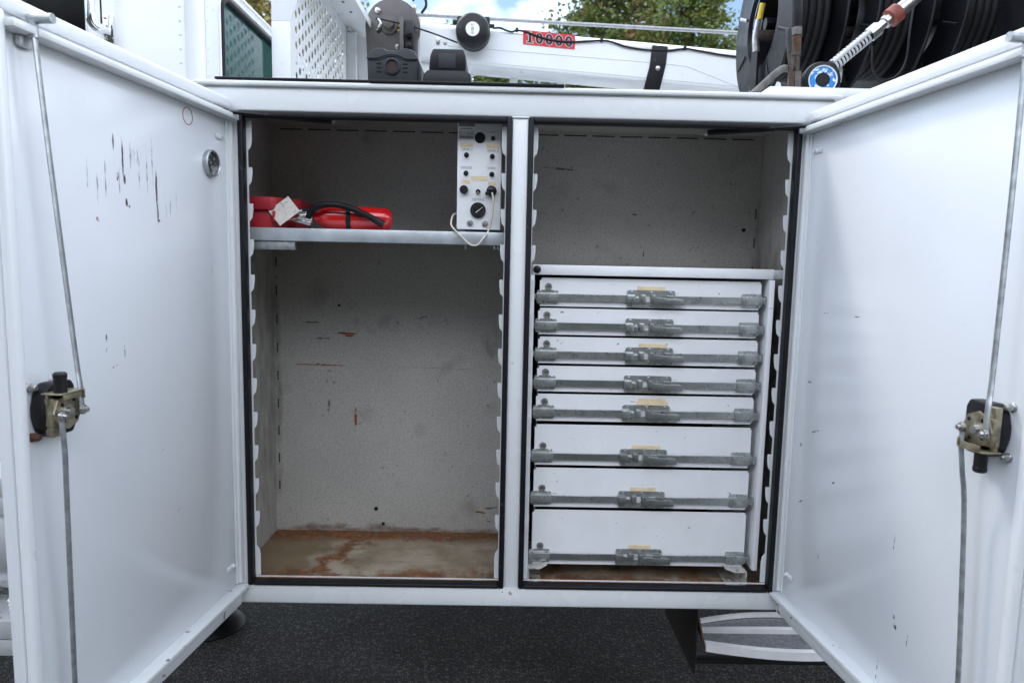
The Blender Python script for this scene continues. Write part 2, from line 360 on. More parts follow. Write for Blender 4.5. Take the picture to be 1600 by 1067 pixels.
# asphalt with pale aggregate
asph = bpy.data.materials.new('asphalt'); asph.use_nodes = True
def build_asphalt(M):
    t = M.node_tree; N = t.nodes; lk = t.links.new; bs = N['Principled BSDF']
    tc = N.new('ShaderNodeTexCoord')
    def vor(s, feat='F1'):
        n = N.new('ShaderNodeTexVoronoi'); n.feature = feat; n.inputs['Scale'].default_value = s; lk(tc.outputs['Object'], n.inputs['Vector']); return n
    def rng(v, a, b, c=0, d=1):
        n = N.new('ShaderNodeMapRange')
        for k, q in zip(('From Min', 'From Max', 'To Min', 'To Max'), (a, b, c, d)): n.inputs[k].default_value = q
        lk(v, n.inputs['Value']); return n.outputs['Result']
    v1 = vor(80); v2 = vor(210); v3 = vor(38)
    nz = N.new('ShaderNodeTexNoise'); nz.inputs['Scale'].default_value = 2.5; nz.inputs['Detail'].default_value = 6; lk(tc.outputs['Object'], nz.inputs['Vector'])
    sc1 = N.new('ShaderNodeSeparateColor'); lk(v1.outputs['Color'], sc1.inputs[0]); sc2 = N.new('ShaderNodeSeparateColor'); lk(v2.outputs['Color'], sc2.inputs[0])
    def mth(op, a, b):
        n = N.new('ShaderNodeMath'); n.operation = op
        for i, q in enumerate((a, b)):
            if isinstance(q, (int, float)): n.inputs[i].default_value = q
            else: lk(q, n.inputs[i])
        return n.outputs[0]
    def mix(f, a, b):
        n = N.new('ShaderNodeMix'); n.data_type = 'RGBA'; lk(f, n.inputs['Factor'])
        for s_, q in (('A', a), ('B', b)):
            if isinstance(q, tuple): n.inputs[s_].default_value = (*q, 1)
            else: lk(q, n.inputs[s_])
        return n.outputs['Result']
    nb = N.new('ShaderNodeTexNoise'); nb.inputs['Scale'].default_value = 0.8; nb.inputs['Detail'].default_value = 3; lk(tc.outputs['Object'], nb.inputs['Vector'])
    base = mix(rng(nz.outputs['Fac'], 0.3, 0.7), (0.018, 0.0175, 0.0167), (0.038, 0.0368, 0.035))
    st1 = mth('MULTIPLY', mth('MULTIPLY', rng(sc1.outputs[0], 0.70, 1.0), rng(v1.outputs['Distance'], 0.62, 0.35)), rng(nz.outputs['Fac'], 0.35, 0.62, 0.25, 1.0))
    st2 = mth('MULTIPLY', rng(sc2.outputs[1], 0.80, 0.9), rng(v2.outputs['Distance'], 0.55, 0.3))
    c = mix(st1, base, (0.11, 0.107, 0.10)); c = mix(st2, c, (0.24, 0.225, 0.20)); sc3 = N.new('ShaderNodeSeparateColor'); lk(v3.outputs['Color'], sc3.inputs[0]); c = mix(mth('MULTIPLY', rng(sc3.outputs[2], 0.86, 0.93), rng(v3.outputs['Distance'], 0.30, 0.12)), c, (0.15, 0.12, 0.095))
    c = mix(mth('MULTIPLY', rng(nb.outputs['Fac'], 0.50, 0.62), 0.6), c, (0.006, 0.006, 0.006))
    lk(c, bs.inputs['Base Color']); bs.inputs['Roughness'].default_value = 0.85; bs.inputs['Specular IOR Level'].default_value = 0.25
    bp = N.new('ShaderNodeBump'); bp.inputs['Strength'].default_value = 0.7; bp.inputs['Distance'].default_value = 0.006
    lk(v1.outputs['Distance'], bp.inputs['Height']); bp.invert = True; lk(bp.outputs['Normal'], bs.inputs['Normal'])
build_asphalt(asph)

steel_dark = mat('greasy_steel', (0.13, 0.12, 0.11), 0.4, metal=0.7, var=0.3, vscale=60, bump=0.1)
foot_black = mat('glossy_black_pad', (0.003, 0.003, 0.0035), 0.5, spec=0.2, var=0.2, vscale=20)
slot_dark = mat('slot_shadow_grey', (0.035, 0.034, 0.032), 0.8)
ring_rust = mat('orange_rust', (0.36, 0.15, 0.05), 0.8, var=0.3, vscale=60)
dull_ring = mat('dull_steel_ring', (0.42, 0.43, 0.44), 0.35, metal=0.8, var=0.15, vscale=80)
cable_grey = mat('zinc_cable', (0.36, 0.37, 0.38), 0.5, metal=0.3, var=0.2, vscale=60)
black_hose = mat('black_hose', (0.004, 0.004, 0.0045), 0.75, var=0.2, vscale=20)
# ------------------------------------------------------------------ setting
GZ = -0.74
g = MB(); g.bm.faces.new([g.bm.verts.new((x, y, GZ)) for x, y in ((-400, -400), (400, -400), (400, 400), (-400, 400))])
ground = g.build('asphalt_ground', asph); ground['kind'] = 'structure'
ground['label'] = 'dark grey asphalt with pale stone specks under the truck'

# ================================================================== SERVICE CABINET
CB = thing('service_cabinet', (0, 0, 0), 'white steel truck cabinet with two open compartments and both doors swung wide', 'cabinet')
ZT = 1.22; XL0, XL1, XR0, XR1 = -0.697, -0.020, 0.020, 0.701; XO = 0.782; YB = 0.405; XI = 0.756; FZ = -0.014; CZ = 1.266
def part(name, mb, m, **k): return mb.build(name, m, CB, **k)
part('top_rail', MB().box(-XO, XO, -0.004, 0.03, ZT, 1.279, 0.006, 3), rail_paint)
part('bottom_rail', MB().box(-0.735, 0.735, -0.006, 0.03, -0.052, 0.0, 0.006, 3), rail_paint)
part('centre_post', MB().box(XL1, XR0, -0.0025, 0.028, 0.0005, ZT-0.0005, 0.003), rail_paint)
part('side_post', MB().box(-XO, XL0, -0.001, 0.029, 0.0005, ZT-0.0005, 0.003), rail_paint)
part('side_post', MB().box(XR1, XO, -0.001, 0.029, 0.0005, ZT-0.0005, 0.003), rail_paint)
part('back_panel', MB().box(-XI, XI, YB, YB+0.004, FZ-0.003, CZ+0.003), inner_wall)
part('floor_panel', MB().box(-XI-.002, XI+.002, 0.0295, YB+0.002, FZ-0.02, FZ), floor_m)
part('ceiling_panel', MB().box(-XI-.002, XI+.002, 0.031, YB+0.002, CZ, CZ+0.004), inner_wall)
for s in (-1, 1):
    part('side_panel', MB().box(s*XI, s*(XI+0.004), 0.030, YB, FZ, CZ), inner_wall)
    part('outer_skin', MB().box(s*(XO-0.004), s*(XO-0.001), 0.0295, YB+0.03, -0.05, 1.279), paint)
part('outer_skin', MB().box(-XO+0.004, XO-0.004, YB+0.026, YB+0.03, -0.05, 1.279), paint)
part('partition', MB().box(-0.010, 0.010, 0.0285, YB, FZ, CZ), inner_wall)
# roof sheet with rolled drip lip
part('roof_sheet', MB().box(-0.80, XO+0.01, -0.016, YB+0.05, 1.2795, 1.291, 0.004), paint)
# welded corner seams of the post to the rails
for x, z in ((0, ZT), (0, 0.0)):
    part('weld_bead', MB().tube([(x-0.021, -0.0035, z), (x, -0.005, z), (x+0.021, -0.0035, z)], 0.0022, 8), rail_paint)
# door seals (black rubber frames with a round bulb)
def seal(x0, x1):
    w = 0.0132; mb = MB()
    z0, z1 = 0.001, ZT-0.001
    for (a, b, c, d) in ((x0, x0+w, z0, z1), (x1-w, x1, z0, z1), (x0+w, x1-w, z1-w, z1), (x0+w, x1-w, z0, z0+w*0.75)):
        mb.box(a, b, -0.012, 0.0155, c, d, 0.004, 3)
    part('door_seal', mb, rubber)
seal(XL0, XL1); seal(XR0, XR1)
# thin bright inner lips beyond the seals
for a, b in ((XL0, XL1), (XR0, XR1)):
    mb = MB(); w = 0.0135
    mb.box(a+w, b-w, 0.012, 0.016, 0.014, 0.0165); part('sill_lip', mb, frame_white)
# slotted shelf tracks: strip with hooked teeth
def track(x, s):
    """x = strip edge beside the seal, s = direction the teeth point"""
    z0, z1 = 0.018, 1.201
    teeth = []; k = 0; z = 1.087
    prof = [(x, z0)]; e = x+s*0.0022; tt = x+s*0.0120
    prof.append((tt, z0)); prof.append((tt, 0.075)); prof.append((x+s*0.010, 0.088)); prof.append((e, 0.100))
    zs = [1.087-0.0893*i for i in range(12)]
    for zt in reversed(zs):
        if zt < 0.14: continue
        zb = zt-0.045
        prof += [(e, zb), (x+s*0.0095, zb+0.010), (tt-s*0.001, zb+0.022), (tt, zb+0.030), (tt, zt), (e, zt)]
    prof += [(e, 1.128), (x+s*0.0095, 1.137), (tt, 1.150), (tt, z1), (x, z1)]
    b = MB(); b.prism(prof, 'y', 0.016, 0.0185); b.box(x-s*0.006, x+s*0.0005, 0.0162, 0.0183, z0, z1)
    part('shelf_track', b, paint)
track(XL0+0.0134, 1); track(XL1-0.0134, -1); track(XR0+0.0134, 1); track(XR1-0.0134, -1)
# slots punched along the back corners and the ceiling edge
def slot(x, y, z, dx, dy, dz): part('punched_slot', MB().box(x-dx, x+dx, y-dy, y+dy, z-dz, z+dz, 0.001), slot_dark)
for i in range(12):
    z = 1.03-0.0893*i
    if z > 0.05:
        slot(-0.745, YB-0.001, z, 0.0016, 0.002, 0.015)
        slot(0.745, YB-0.001, z, 0.0016, 0.002, 0.015)
for i in range(8):
    slot(0.09+0.086*i, YB-0.001, CZ-0.012, 0.034, 0.002, 0.0016)
    slot(-0.09-0.086*i, YB-0.001, CZ-0.012, 0.034, 0.002, 0.0016)
for x, z, r in ((-0.435, 0.062, 0.0065), (-0.412, 0.012, 0.0055), (0.71, 0.98, 0.006), (-0.55, 0.72, 0.004)):
    part('bolt_hole', MB().cyl((x, YB-0.0018, z), (x, YB+0.001, z), r), void)
# louvre vent high on the left wall
lv = MB()
for i in range(4): lv.box(-XI+0.001, -XI+0.006, 0.10+0.01*i, 0.20, 1.205-0.028*i, 1.217-0.028*i, 0.002, rot=Matrix.Rotation(0.12, 3, 'X'))
part('louvre_vent', lv, black_paint)
# gas struts holding the doors
for s in (-1, 1):
    a = Vector((s*0.712, -0.045, 1.2085)); b = Vector((s*0.48, 0.055, 1.212 if s < 0 else 1.205)); mid = a.lerp(b, 0.36)
    st = part('gas_strut', MB().cyl(mid, b, 0.0075, seg=18), black_paint)
    MB().cyl(a, mid, 0.0042).build('strut_rod', steel if s < -9 else black_paint, st)
    MB().lathe([(0, -0.010), (0.007, -0.008), (0.0095, 0), (0.007, 0.008), (0, 0.010)], a, (s, -0.3, 0), 16).build('ball_joint', black_plastic, st)
    MB().lathe([(0, -0.009), (0.006, -0.007), (0.008, 0), (0.006, 0.007), (0, 0.009)], b, (s, -0.3, 0), 16).build('ball_joint', steel, st)

# ------------------------------------------------------------------ doors
DZ0, DZ1 = -0.052, 1.247
left_marks = [(SOOT, (75, 30, 7), 0.47, [(0.36, 1.01, 0.26, 0.15, 0, 0.78)]),
              ((0.06, 0.04, 0.045), (220, 30, 45), 0.26, [(0.393, 1.040, 0.0048, 0.085, 0, 1.05), (0.389, 1.005, 0.006, 0.018, 0, 1.1), (0.386, 0.962, 0.006, 0.016, 0.2, 1.1), (0.378, 0.955, 0.005, 0.006, 0, 1.0),
                 (0.291, 1.00, 0.0062, 0.060, 0, 1.15), (0.289, 0.950, 0.0048, 0.040, 0, 1.05), (0.286, 0.934, 0.008, 0.006, 0, 1.0), (0.418, 1.07, 0.0045, 0.032, 0, 1.0), (0.302, 1.05, 0.0035, 0.07, 0, 0.85), (0.320, 1.02, 0.0035, 0.07, 0, 0.85), (0.345, 1.02, 0.003, 0.08, 0, 0.8),
                 (0.245, 0.965, 0.003, 0.030, 0, 0.85), (0.26, 0.955, 0.0025, 0.03, 0, 0.8), (0.222, 0.985, 0.003, 0.045, 0, 0.75), (0.443, 1.0, 0.003, 0.08, 0, 0.82), (0.37, 1.05, 0.0035, 0.06, 0, 0.82), (0.465, 0.985, 0.004, 0.06, 0, 0.78), (0.405, 1.0, 0.004, 0.06, 0, 0.8), (0.49, 1.0, 0.003, 0.05, 0, 0.75)], 0.3),
              ((0.24, 0.13, 0.12), (60, 30, 60), 0.33, [(0.468, 0.925, 0.011, 0.014, 0, 0.72), (0.41, 1.01, 0.008, 0.02, 0, 0.75)]),
              ((0.15, 0.15, 0.17), (120, 30, 60), 0.42, [(0.46, 0.70, 0.006, 0.045, 0.0, 0.92), (0.41, 0.68, 0.005, 0.06, 0, 0.9), (0.44, 0.65, 0.03, 0.005, 0.3, 0.9), (0.25, 0.30, 0.02, 0.004, 0.5, 0.9), (0.30, 0.45, 0.01, 0.004, 0.2, 0.85)]),
              ((0.45, 0.33, 0.19), (70, 30, 8), 0.42, [(0.086, 0.80, 0.005, 0.26, 0, 0.86), (0.165, 1.11, 0.004, 0.06, 0, 0.8)]),
              ((0.50, 0.47, 0.42), (9, 30, 14), 0.42, [(0.60, 0.56, 0.10, 0.16, 0, 0.82), (0.55, 0.05, 0.3, 0.10, 0, 0.72)]),
              (RUST, (50, 30, 50), 0.40, [(0.084, 1.046, 0.012, 0.005, 0, 1.0)])]
right_marks = [((0.10, 0.10, 0.12), (160, 30, 90), 0.40, [(-0.07, 0.585, 0.022, 0.006, 0.15, 1.0), (-0.11, 0.47, 0.035, 0.006, 0.35, 1.0), (-0.05, 0.42, 0.012, 0.010, 0, 1.0), (-0.20, 0.37, 0.012, 0.006, 0.3, 1.0), (-0.07, 0.28, 0.03, 0.006, 0.5, 1.0),
                                                       (-0.42, 0.32, 0.003, 0.05, -0.05, 0.95), (-0.44, 0.16, 0.010, 0.035, 0.35, 0.95), (-0.48, 0.15, 0.003, 0.05, -0.1, 0.85), (-0.40, 0.03, 0.003, 0.06, -0.05, 0.9), (-0.24, 0.76, 0.03, 0.003, 0.05, 0.95), (-0.06, 0.93, 0.003, 0.02, -0.2, 0.9), (-0.12, 0.76, 0.02, 0.004, 0.1, 0.9), (-0.16, 0.17, 0.004, 0.03, -0.1, 0.85)]),
               ]
DP = {}
for s, mk in ((-1, left_marks), (1, right_marks)):
    DP[s] = mat('white_door_enamel', (0.75, 0.772, 0.79), 0.22, var=0.03, vscale=3, bump=0.22, bscale=4, bdist=0.004, coat=0.3, rvar=0.05,
                speck=[(90, 0.755, 0.79, (0.3, 0.28, 0.25), 0.5)], marks=mk)
ledge_paint = mat('chipped_ledge_enamel', (0.74, 0.76, 0.76), 0.3, var=0.03, vscale=6, coat=0.2, bump=0.03, speck=[(35, 0.66, 0.71, (0.08, 0.07, 0.06), 0.85), (110, 0.72, 0.76, (0.12, 0.1, 0.09), 0.8)])
def make_door(s):
    q = -s                                    # local x = q*u
    a = R(6.5) if s < 0 else R(5.8)
    hinge = Vector((s*0.722, -0.010, 0))
    d = Vector((s*math.sin(a), -math.cos(a), 0))
    ang = math.atan2((d*q).y, (d*q).x)
    DW = 0.686 if s < 0 else 0.722
    mb = MB(); bx = lambda M_, u0, u1, t0, t1, z0, z1, bev=0.0, seg=2: M_.box(min(q*u0, q*u1), max(q*u0, q*u1), t0, t1, z0, z1, bev, seg)
    bx(mb, 0, DW, -0.022, 0, DZ0, DZ1, 0.004)
    door = mb.build('door', DP[s], None, local=True)
    door.parent = CB; door.location = hinge-ORG[CB]; door.rotation_euler = (0, 0, ang); ORG[door] = Vector((0, 0, 0))
    door['label'] = ('left door smeared with dark vertical streaks, black latch stub pointing up' if s < 0 else 'right door with fine scratches, black latch stub pointing down')
    def sub(name, M_, mm, **k): return M_.build(name, mm, door, local=True, **k)
    sub('top_hem', bx(MB(), 0.0005, DW-0.002, -0.0005, 0.013, 1.221, DZ1-0.001, 0.008, 4), paint)
    sub('stiffener_lip', bx(MB(), -0.004, DW-0.018, -0.0005, 0.031, 1.195, 1.2085, 0.0025), paint)
    sub('bottom_ledge', bx(MB(), 0.002, DW-0.012, -0.0005, 0.031, -0.0045, 0.0065, 0.002), ledge_paint)
    sub('bottom_hem', bx(MB(), 0.001, DW-0.002, -0.0005, 0.011, DZ0+0.001, -0.022, 0.005, 3), ledge_paint)
    sub('edge_hem', bx(MB(), DW-0.023, DW-0.001, -0.0005, 0.016, -0.0215, 1.2205, 0.0075, 4), paint)
    sub('hinge_strip', bx(bx(MB(), -0.018, 0.0045, -0.008, 0.012, 0.008, 1.194, 0.003), 0.005, 0.012, -0.0005, 0.005, 0.008, 1.193, 0.002), paint)
    # small clips near the hinge
    for z, u in ((1.150, 0.040), (0.066, 0.040)):
        cm = bx(MB(), u-0.016, u+0.016, 0.0, 0.003, z-0.007, z+0.006, 0.002); cm.cyl((q*(u-0.012), 0.003, z), (q*(u-0.012), 0.008, z), 0.004)
        cm.box(min(q*(u+0.004), q*(u+0.010)), max(q*(u+0.004), q*(u+0.010)), 0.003, 0.005, z-0.004, z+0.004, 0.001); sub('clip', cm, paint)
    # paddle latch with two rods
    fz = -s
    uc, zc = (0.622, 0.604) if s < 0 else (0.652, 0.608)
    up_ = lambda du, t, dz: (q*(uc+du), t, zc+fz*dz)
    pl = []
    pu = 0.0 if s < 0 else -0.008
    for du, dz in ((-0.045, -0.030), (-0.038, -0.043), (0.008, -0.043), (0.020, -0.030), (0.026, -0.008), (0.026, 0.010), (0.019, 0.034), (0.006, 0.047), (-0.038, 0.047), (-0.045, 0.036)):
        pl.append((q*(uc+du+pu), zc+fz*dz))
    sub('latch_plate', MB().prism(pl, 'y', 0.0005, 0.026, 0.004), black_plastic)
    lb = MB()
    def bb(M_, d0, d1, t0, t1, z0, z1, bev=0.0015): return M_.box(min(q*(uc+d0), q*(uc+d1)), max(q*(uc+d0), q*(uc+d1)), t0, t1, min(zc+fz*z0, zc+fz*z1), max(zc+fz*z0, zc+fz*z1), bev)
    bb(lb, -0.024, 0.022, 0.024, 0.040, -0.022, 0.024)
    lb.lathe([(0, 0.0), (0.030, 0.0), (0.030, 0.004), (0, 0.004)], up_(-0.005, 0.040, 0), (0, 1, 0), 8)
    bb(lb, 0.004, 0.020, 0.022, 0.036, -0.040, -0.020)
    sub('latch_body', lb, zinc_gold)
    fl = MB(); bb(fl, -0.028, 0.026, 0.022, 0.058, 0.031, 0.034); bb(fl, -0.028, -0.025, 0.022, 0.058, 0.018, 0.031); bb(fl, 0.012, 0.026, 0.030, 0.033, 0.014, 0.031); bb(fl, -0.02, 0.02, 0.055, 0.058, 0.022, 0.031)
    sub('latch_flange', fl, zinc_gold)
    hm = MB()
    for du, dz in ((0.012, 0.012), (-0.018, -0.014), (0.010, -0.016), (-0.014, 0.017)): hm.cyl(up_(du-0.004, 0.0436, dz), up_(du-0.004, 0.0448, dz), 0.0035, seg=10)
    sub('punched_holes', hm, void)['kind'] = 'stuff'
    sub('spindle', MB().lathe([(0, 0.0), (0.0105, 0.0), (0.0105, 0.002), (0.0080, 0.002), (0.0070, 0.009), (0, 0.0095)], up_(-0.002, 0.044, 0.0), (0, 1, 0), 14), steel)
    sub('latch_coil', MB().tube([up_(0.012+0.002*math.cos(k), 0.027+0.0009*k, 0.012*math.sin(k*1.0)) for k in range(8)], 0.0028, 8, 3), steel)
    sub('handle_stub', MB().sweep([(up_(0.012, 0.046, 0.034), 0.0098), (up_(0.012, 0.046, 0.058), 0.0098), (up_(0.012, 0.046, 0.0585), 0.0105), (up_(0.012, 0.046, 0.064), 0.0105), (up_(0.012, 0.046, 0.067), 0.008)], 18), black_plastic)
    for du, dz in ((0.012, 0.042), (0.010, -0.040), (-0.036, 0.042), (-0.036, -0.036)):
        sub('latch_bolt', MB().lathe([(0, 0.016), (0.004, 0.0155), (0.0062, 0.011), (0.0062, 0.004), (0.0075, 0.003), (0.0075, 0.0)], up_(du+pu+0.013, 0.0, dz), (0, 1, 0), 12), rusty if (s < 0 and dz < 0 and du > 0) else steel)
    # rods: pivot near the spindle, run to the top lip and the bottom ledge
    if s < 0:
        rods = [[(0.594, 0.050, 0.602), (0.594, 0.049, 0.64), (0.5905, 0.040, 0.70), (0.610, 0.030, 1.00), (0.6235, 0.026, 1.19), (0.6235, 0.024, 1.216)],
                [(0.643, 0.052, 0.601), (0.640, 0.051, 0.575), (0.633, 0.047, 0.53), (0.626, 0.040, 0.44), (0.613, 0.026, 0.12), (0.611, 0.024, -0.03)]]
    else:
        rods = [[(0.673, 0.050, 0.606), (0.672, 0.049, 0.645), (0.662, 0.038, 0.71), (0.655, 0.030, 1.00), (0.650, 0.026, 1.18), (0.650, 0.024, 1.216)],
                [(0.628, 0.052, 0.607), (0.627, 0.051, 0.575), (0.624, 0.042, 0.53), (0.6245, 0.031, 0.45), (0.641, 0.026, 0.16), (0.644, 0.024, -0.03)]]
    for rd in rods:
        r_ = sub('latch_rod', MB().tube([(q*u, t, z) for u, t, z in rd], 0.0058, 10, 5, flat=0.45, upv=(0, 1, 0)), galv)
        u, t, z = rd[0]
        sub('pivot_bolt', MB().lathe([(0, 0.010), (0.0036, 0.0095), (0.0046, 0.006), (0.0046, 0.004), (0.0072, 0.0035), (0.0072, 0.0012), (0.0086, 0.001), (0.0086, -0.001)], (q*u, t+0.002, z), (0, 1, 0), 14), steel)
    u, t, z = rods[0][-1]
    tm = MB(); tm.cyl((q*u, t-0.006, z+0.004), (q*u, t+0.034, z+0.004), 0.0075); tm.cyl((q*u, t, z-0.024), (q*u, t, z+0.002), 0.0075); sub('rod_roller', tm, galv)
    gm = bx(MB(), u-0.020, u+0.012, 0.0, 0.012, 1.178, 1.195, 0.005); sub('rod_guide', gm, paint)
    if s < 0:
        c = (0.084, 0.0, 1.080)
        sub('round_cup', MB().lathe([(0.031, 0.0), (0.031, 0.010), (0.028, 0.012), (0.026, 0.010), (0.026, 0.004)], c, (0, 1, 0), 36), dull_ring)
        sub('cup_lens', MB().lathe([(0.0265, 0.004), (0.018, 0.006), (0, 0.007)], c, (0, 1, 0), 36), mirror_dark)
        sub('rust_ring', MB().lathe([(0.0195, 0.0), (0.0195, 0.0008), (0.0178, 0.0008), (0.0178, 0.0)], (0.169, 0.0, 1.170), (0, 1, 0), 36), ring_rust)
    return door
make_door(-1); make_door(1)

# ================================================================== SHELF and what lies on it
SH = thing('metal_shelf', (-0.36, 0.2, 0.907), 'galvanized metal shelf across the upper left compartment', 'shelf')
sm = MB(); sm.box(-0.695, -0.030, 0.036, 0.39, 0.936, 0.939); sm.box(-0.695, -0.030, 0.033, 0.0362, 0.907, 0.9395, 0.0012); sm.box(-0.695, -0.030, 0.0363, 0.055, 0.9065, 0.9085)
sm.build('tray', shelf_metal, SH)
MB().box(-0.745, -0.690, 0.0365, 0.38, 0.884, 0.9055, 0.001).box(-0.690, -0.575, 0.040, 0.06, 0.884, 0.9055, 0.001).build('support_bracket', galv, SH)
MB().box(-0.030, -0.012, 0.0365, 0.38, 0.884, 0.9055, 0.001).build('support_bracket', galv, SH)
for x in (-0.135, -0.060, -0.050): MB().cyl((x, 0.045, 0.896), (x, 0.045, 0.907), 0.003, seg=10).build('screw', steel, SH)

RC = thing('red_plastic_case', (-0.68, 0.2, 0.939), 'red plastic case with overhanging lid at the left end of the shelf', 'case')
MB().prism([(-0.750, 0.08), (-0.648, 0.08), (-0.605, 0.15), (-0.605, 0.30), (-0.750, 0.30)], 'z', 0.9395, 0.986, 0.004).build('body', red_plastic, RC)
MB().prism([(-0.7535, 0.070), (-0.643, 0.070), (-0.633, 0.080), (-0.590, 0.15), (-0.590, 0.31), (-0.7535, 0.31)], 'z', 0.9865, 1.021, 0.004).build('lid', red_plastic, RC)
MB().box(-0.642, -0.634, 0.069, 0.0765, 0.957, 0.985, 0.002).build('lid_catch', red_plastic, RC)

FE = thing('fire_extinguisher', (-0.44, 0.13, 0.939), 'small red fire extinguisher lying on its side on the shelf', 'extinguisher')
ax = Vector((1, 0.18, 0)).normalized(); fo = Vector((-0.545, 0.115, 0.9725))
MB().lathe([(0, 0.0), (0.013, 0.0), (0.015, 0.008), (0.023, 0.018), (0.030, 0.032), (0.0325, 0.050), (0.0325, 0.178), (0.030, 0.194), (0.022, 0.204), (0.0, 0.206)], fo, ax, 40).build('cylinder', red_paint, FE)
MB().lathe([(0, -0.040), (0.011, -0.039), (0.013, -0.024), (0.017, -0.022), (0.017, -0.004), (0.013, -0.002), (0, 0.004)], fo, ax, 24).build('valve', steel, FE)
vl = MB(); vl.box(-0.600, -0.550, 0.100, 0.112, 0.955, 0.966, 0.003, rot=Matrix.Rotation(0.25, 3, 'Y')); vl.box(-0.606, -0.555, 0.100, 0.114, 0.980, 0.990, 0.003, rot=Matrix.Rotation(-0.2, 3, 'Y')); vl.build('handle', steel, FE)
MB().cyl((-0.572, 0.104, 0.990), (-0.540, 0.098, 0.995), 0.005).build('safety_pin', black_plastic, FE)
MB().tube([(-0.556, 0.096, 0.972), (-0.540, 0.084, 0.992), (-0.515, 0.077, 1.003), (-0.475, 0.078, 1.004), (-0.440, 0.086, 0.996), (-0.405, 0.094, 0.982), (-0.378, 0.102, 0.968)], 0.0082, 12, 6).build('hose', rubber, FE)
MB().cyl((-0.380, 0.1015, 0.969), (-0.358, 0.106, 0.957), 0.0095, 0.0098).build('nozzle', black_plastic, FE)
MB().lathe([(0.0326, 0.083), (0.0336, 0.084), (0.0336, 0.095), (0.0326, 0.096)], fo, ax, 36).build('strap', black_plastic, FE)
TG = MB(); TG.box(-0.032, 0.032, -0.0006, 0.0006, -0.026, 0.026)
for v in TG.bm.verts: v.co = Matrix.Rotation(R(-40), 3, 'Y') @ v.co; v.co = Matrix.Rotation(R(-16), 3, 'X') @ v.co + Vector((-0.612, 0.075, 0.985))
TG.build('inspection_tag', paper_tag, FE)
MB().tube([(-0.635, 0.072, 0.969), (-0.61, 0.078, 0.962), (-0.585, 0.092, 0.968), (-0.566, 0.098, 0.978)], 0.0012, 6, 5).build('tag_string', cream, FE)

# ------------------------------------------------------------------ control box
CP = thing('control_box', (-0.1, 0.1, 0.939), 'white control box with switches, gauge and tape labels standing on the shelf', 'control box')
PX0, PX1, PZ0, PZ1, PY = -0.1595, -0.0460, 0.9470, 1.2035, 0.050
MB().box(PX0, PX1, PY, 0.17, PZ0, PZ1+0.017, 0.0025).build('housing', drawer_paint, CP)
PW = PX1-PX0; PH = 1.2205-PZ0
def pp(fx, fy): return PX0+fx*PW, 1.2205-fy*PH
def cpart(name, mb, m): return mb.build(name, m, CP)
def cpplace(fx, fy, y=PY-0.0006):
    X, Z = pp(fx, fy); return lambda c: Vector((X+c.x, y-c.z, Z+c.y))
def cbox(name, fx0, fx1, fy0, fy1, m, th=0.0005):
    a, b = pp(fx0, fy0); c, d = pp(fx1, fy1); return cpart(name, MB().box(a, c, PY-th, PY, d, b), m)
st = cbox('serial_sticker', 0.02, 0.385, 0.02, 0.180, paper)
cbox('sticker_band', 0.022, 0.383, 0.024, 0.055, paper_grey, 0.0008)
mesh_part('sticker_text', text_mesh('2017-8403', 0.0090, 0.0001, cpplace(0.20, 0.122, PY-0.0007)), ink, CP)
mesh_part('sticker_text', text_mesh('VP Serial Number', 0.0052, 0.0001, cpplace(0.20, 0.099, PY-0.0007)), ink_soft, CP)
cbox('sticker_rule', 0.07, 0.34, 0.070, 0.078, ink_soft, 0.0007)
bm_ = MB(); x = 0.04; rr = random.Random(3)
while x < 0.355:
    w = rr.choice((0.006, 0.010, 0.016)); a, b = pp(x, 0.138); c, d = pp(x+w, 0.165); bm_.box(a, c, PY-0.0008, PY-0.0003, d, b); x += w+rr.choice((0.006, 0.009))
cpart('barcode', bm_, ink)
for fx0, fx1, fy0, fy1 in ((0.05, 0.35, 0.205, 0.243), (0.655, 0.935, 0.214, 0.250), (0.32, 0.68, 0.505, 0.546), (0.095, 0.30, 0.542, 0.578), (0.70, 0.885, 0.550, 0.586)):
    cbox('masking_tape', fx0, fx1, fy0, fy1, tape, 0.0007)
for txt, fx, fy, fx0, fx1 in (('LIGHT', 0.82, 0.098, 0.67, 0.96), ('TANK 1', 0.215, 0.262, 0.08, 0.38), ('TANK 2', 0.80, 0.272, 0.66, 0.93), ('GREASE', 0.205, 0.430, 0.07, 0.34), ('USED', 0.78, 0.430, 0.66, 0.90), ('120 MAX', 0.48, 0.722, 0.33, 0.63)):
    cbox('printed_label', fx0, fx1, fy-0.018, fy+0.018, paper, 0.0004)
    mesh_part('label_text', text_mesh(txt, 0.0082, 0.0001, cpplace(fx, fy, PY-0.0006)), ink_soft, CP)
def knob(name, fx, fy, r, prof, m, seg=24):
    X, Z = pp(fx, fy); return cpart(name, MB().lathe(prof, (X, PY, Z), (0, -1, 0), seg), m)
def disc(name, fx, fy, r, m, h=0.002): return knob(name, fx, fy, r, [(r*1.03, 0), (r, h), (r*0.9, h+0.0005), (0, h+0.0005)], m)
disc('socket_cover', 0.505, 0.154, 0.0134, black_plastic); disc('push_button', 0.80, 0.158, 0.0056, black_plastic, 0.004)
for fx, fy in ((0.205, 0.314), (0.79, 0.322), (0.20, 0.481), (0.785, 0.486)):
    X, Z = pp(fx, fy)
    sw = disc('toggle_switch', fx, fy, 0.0062, black_plastic, 0.003)
    MB().cyl((X, PY-0.003, Z), (X, PY-0.017, Z-0.004), 0.0022, 0.003, seg=12).build('toggle_lever', black_plastic, sw)
X, Z = pp(0.48, 0.652); sw = disc('toggle_switch', 0.48, 0.648, 0.0058, black_plastic, 0.004); MB().cyl((X, PY-0.003, Z), (X, PY-0.019, Z-0.006), 0.0025, 0.0032, seg=12).build('toggle_lever', steel, sw)
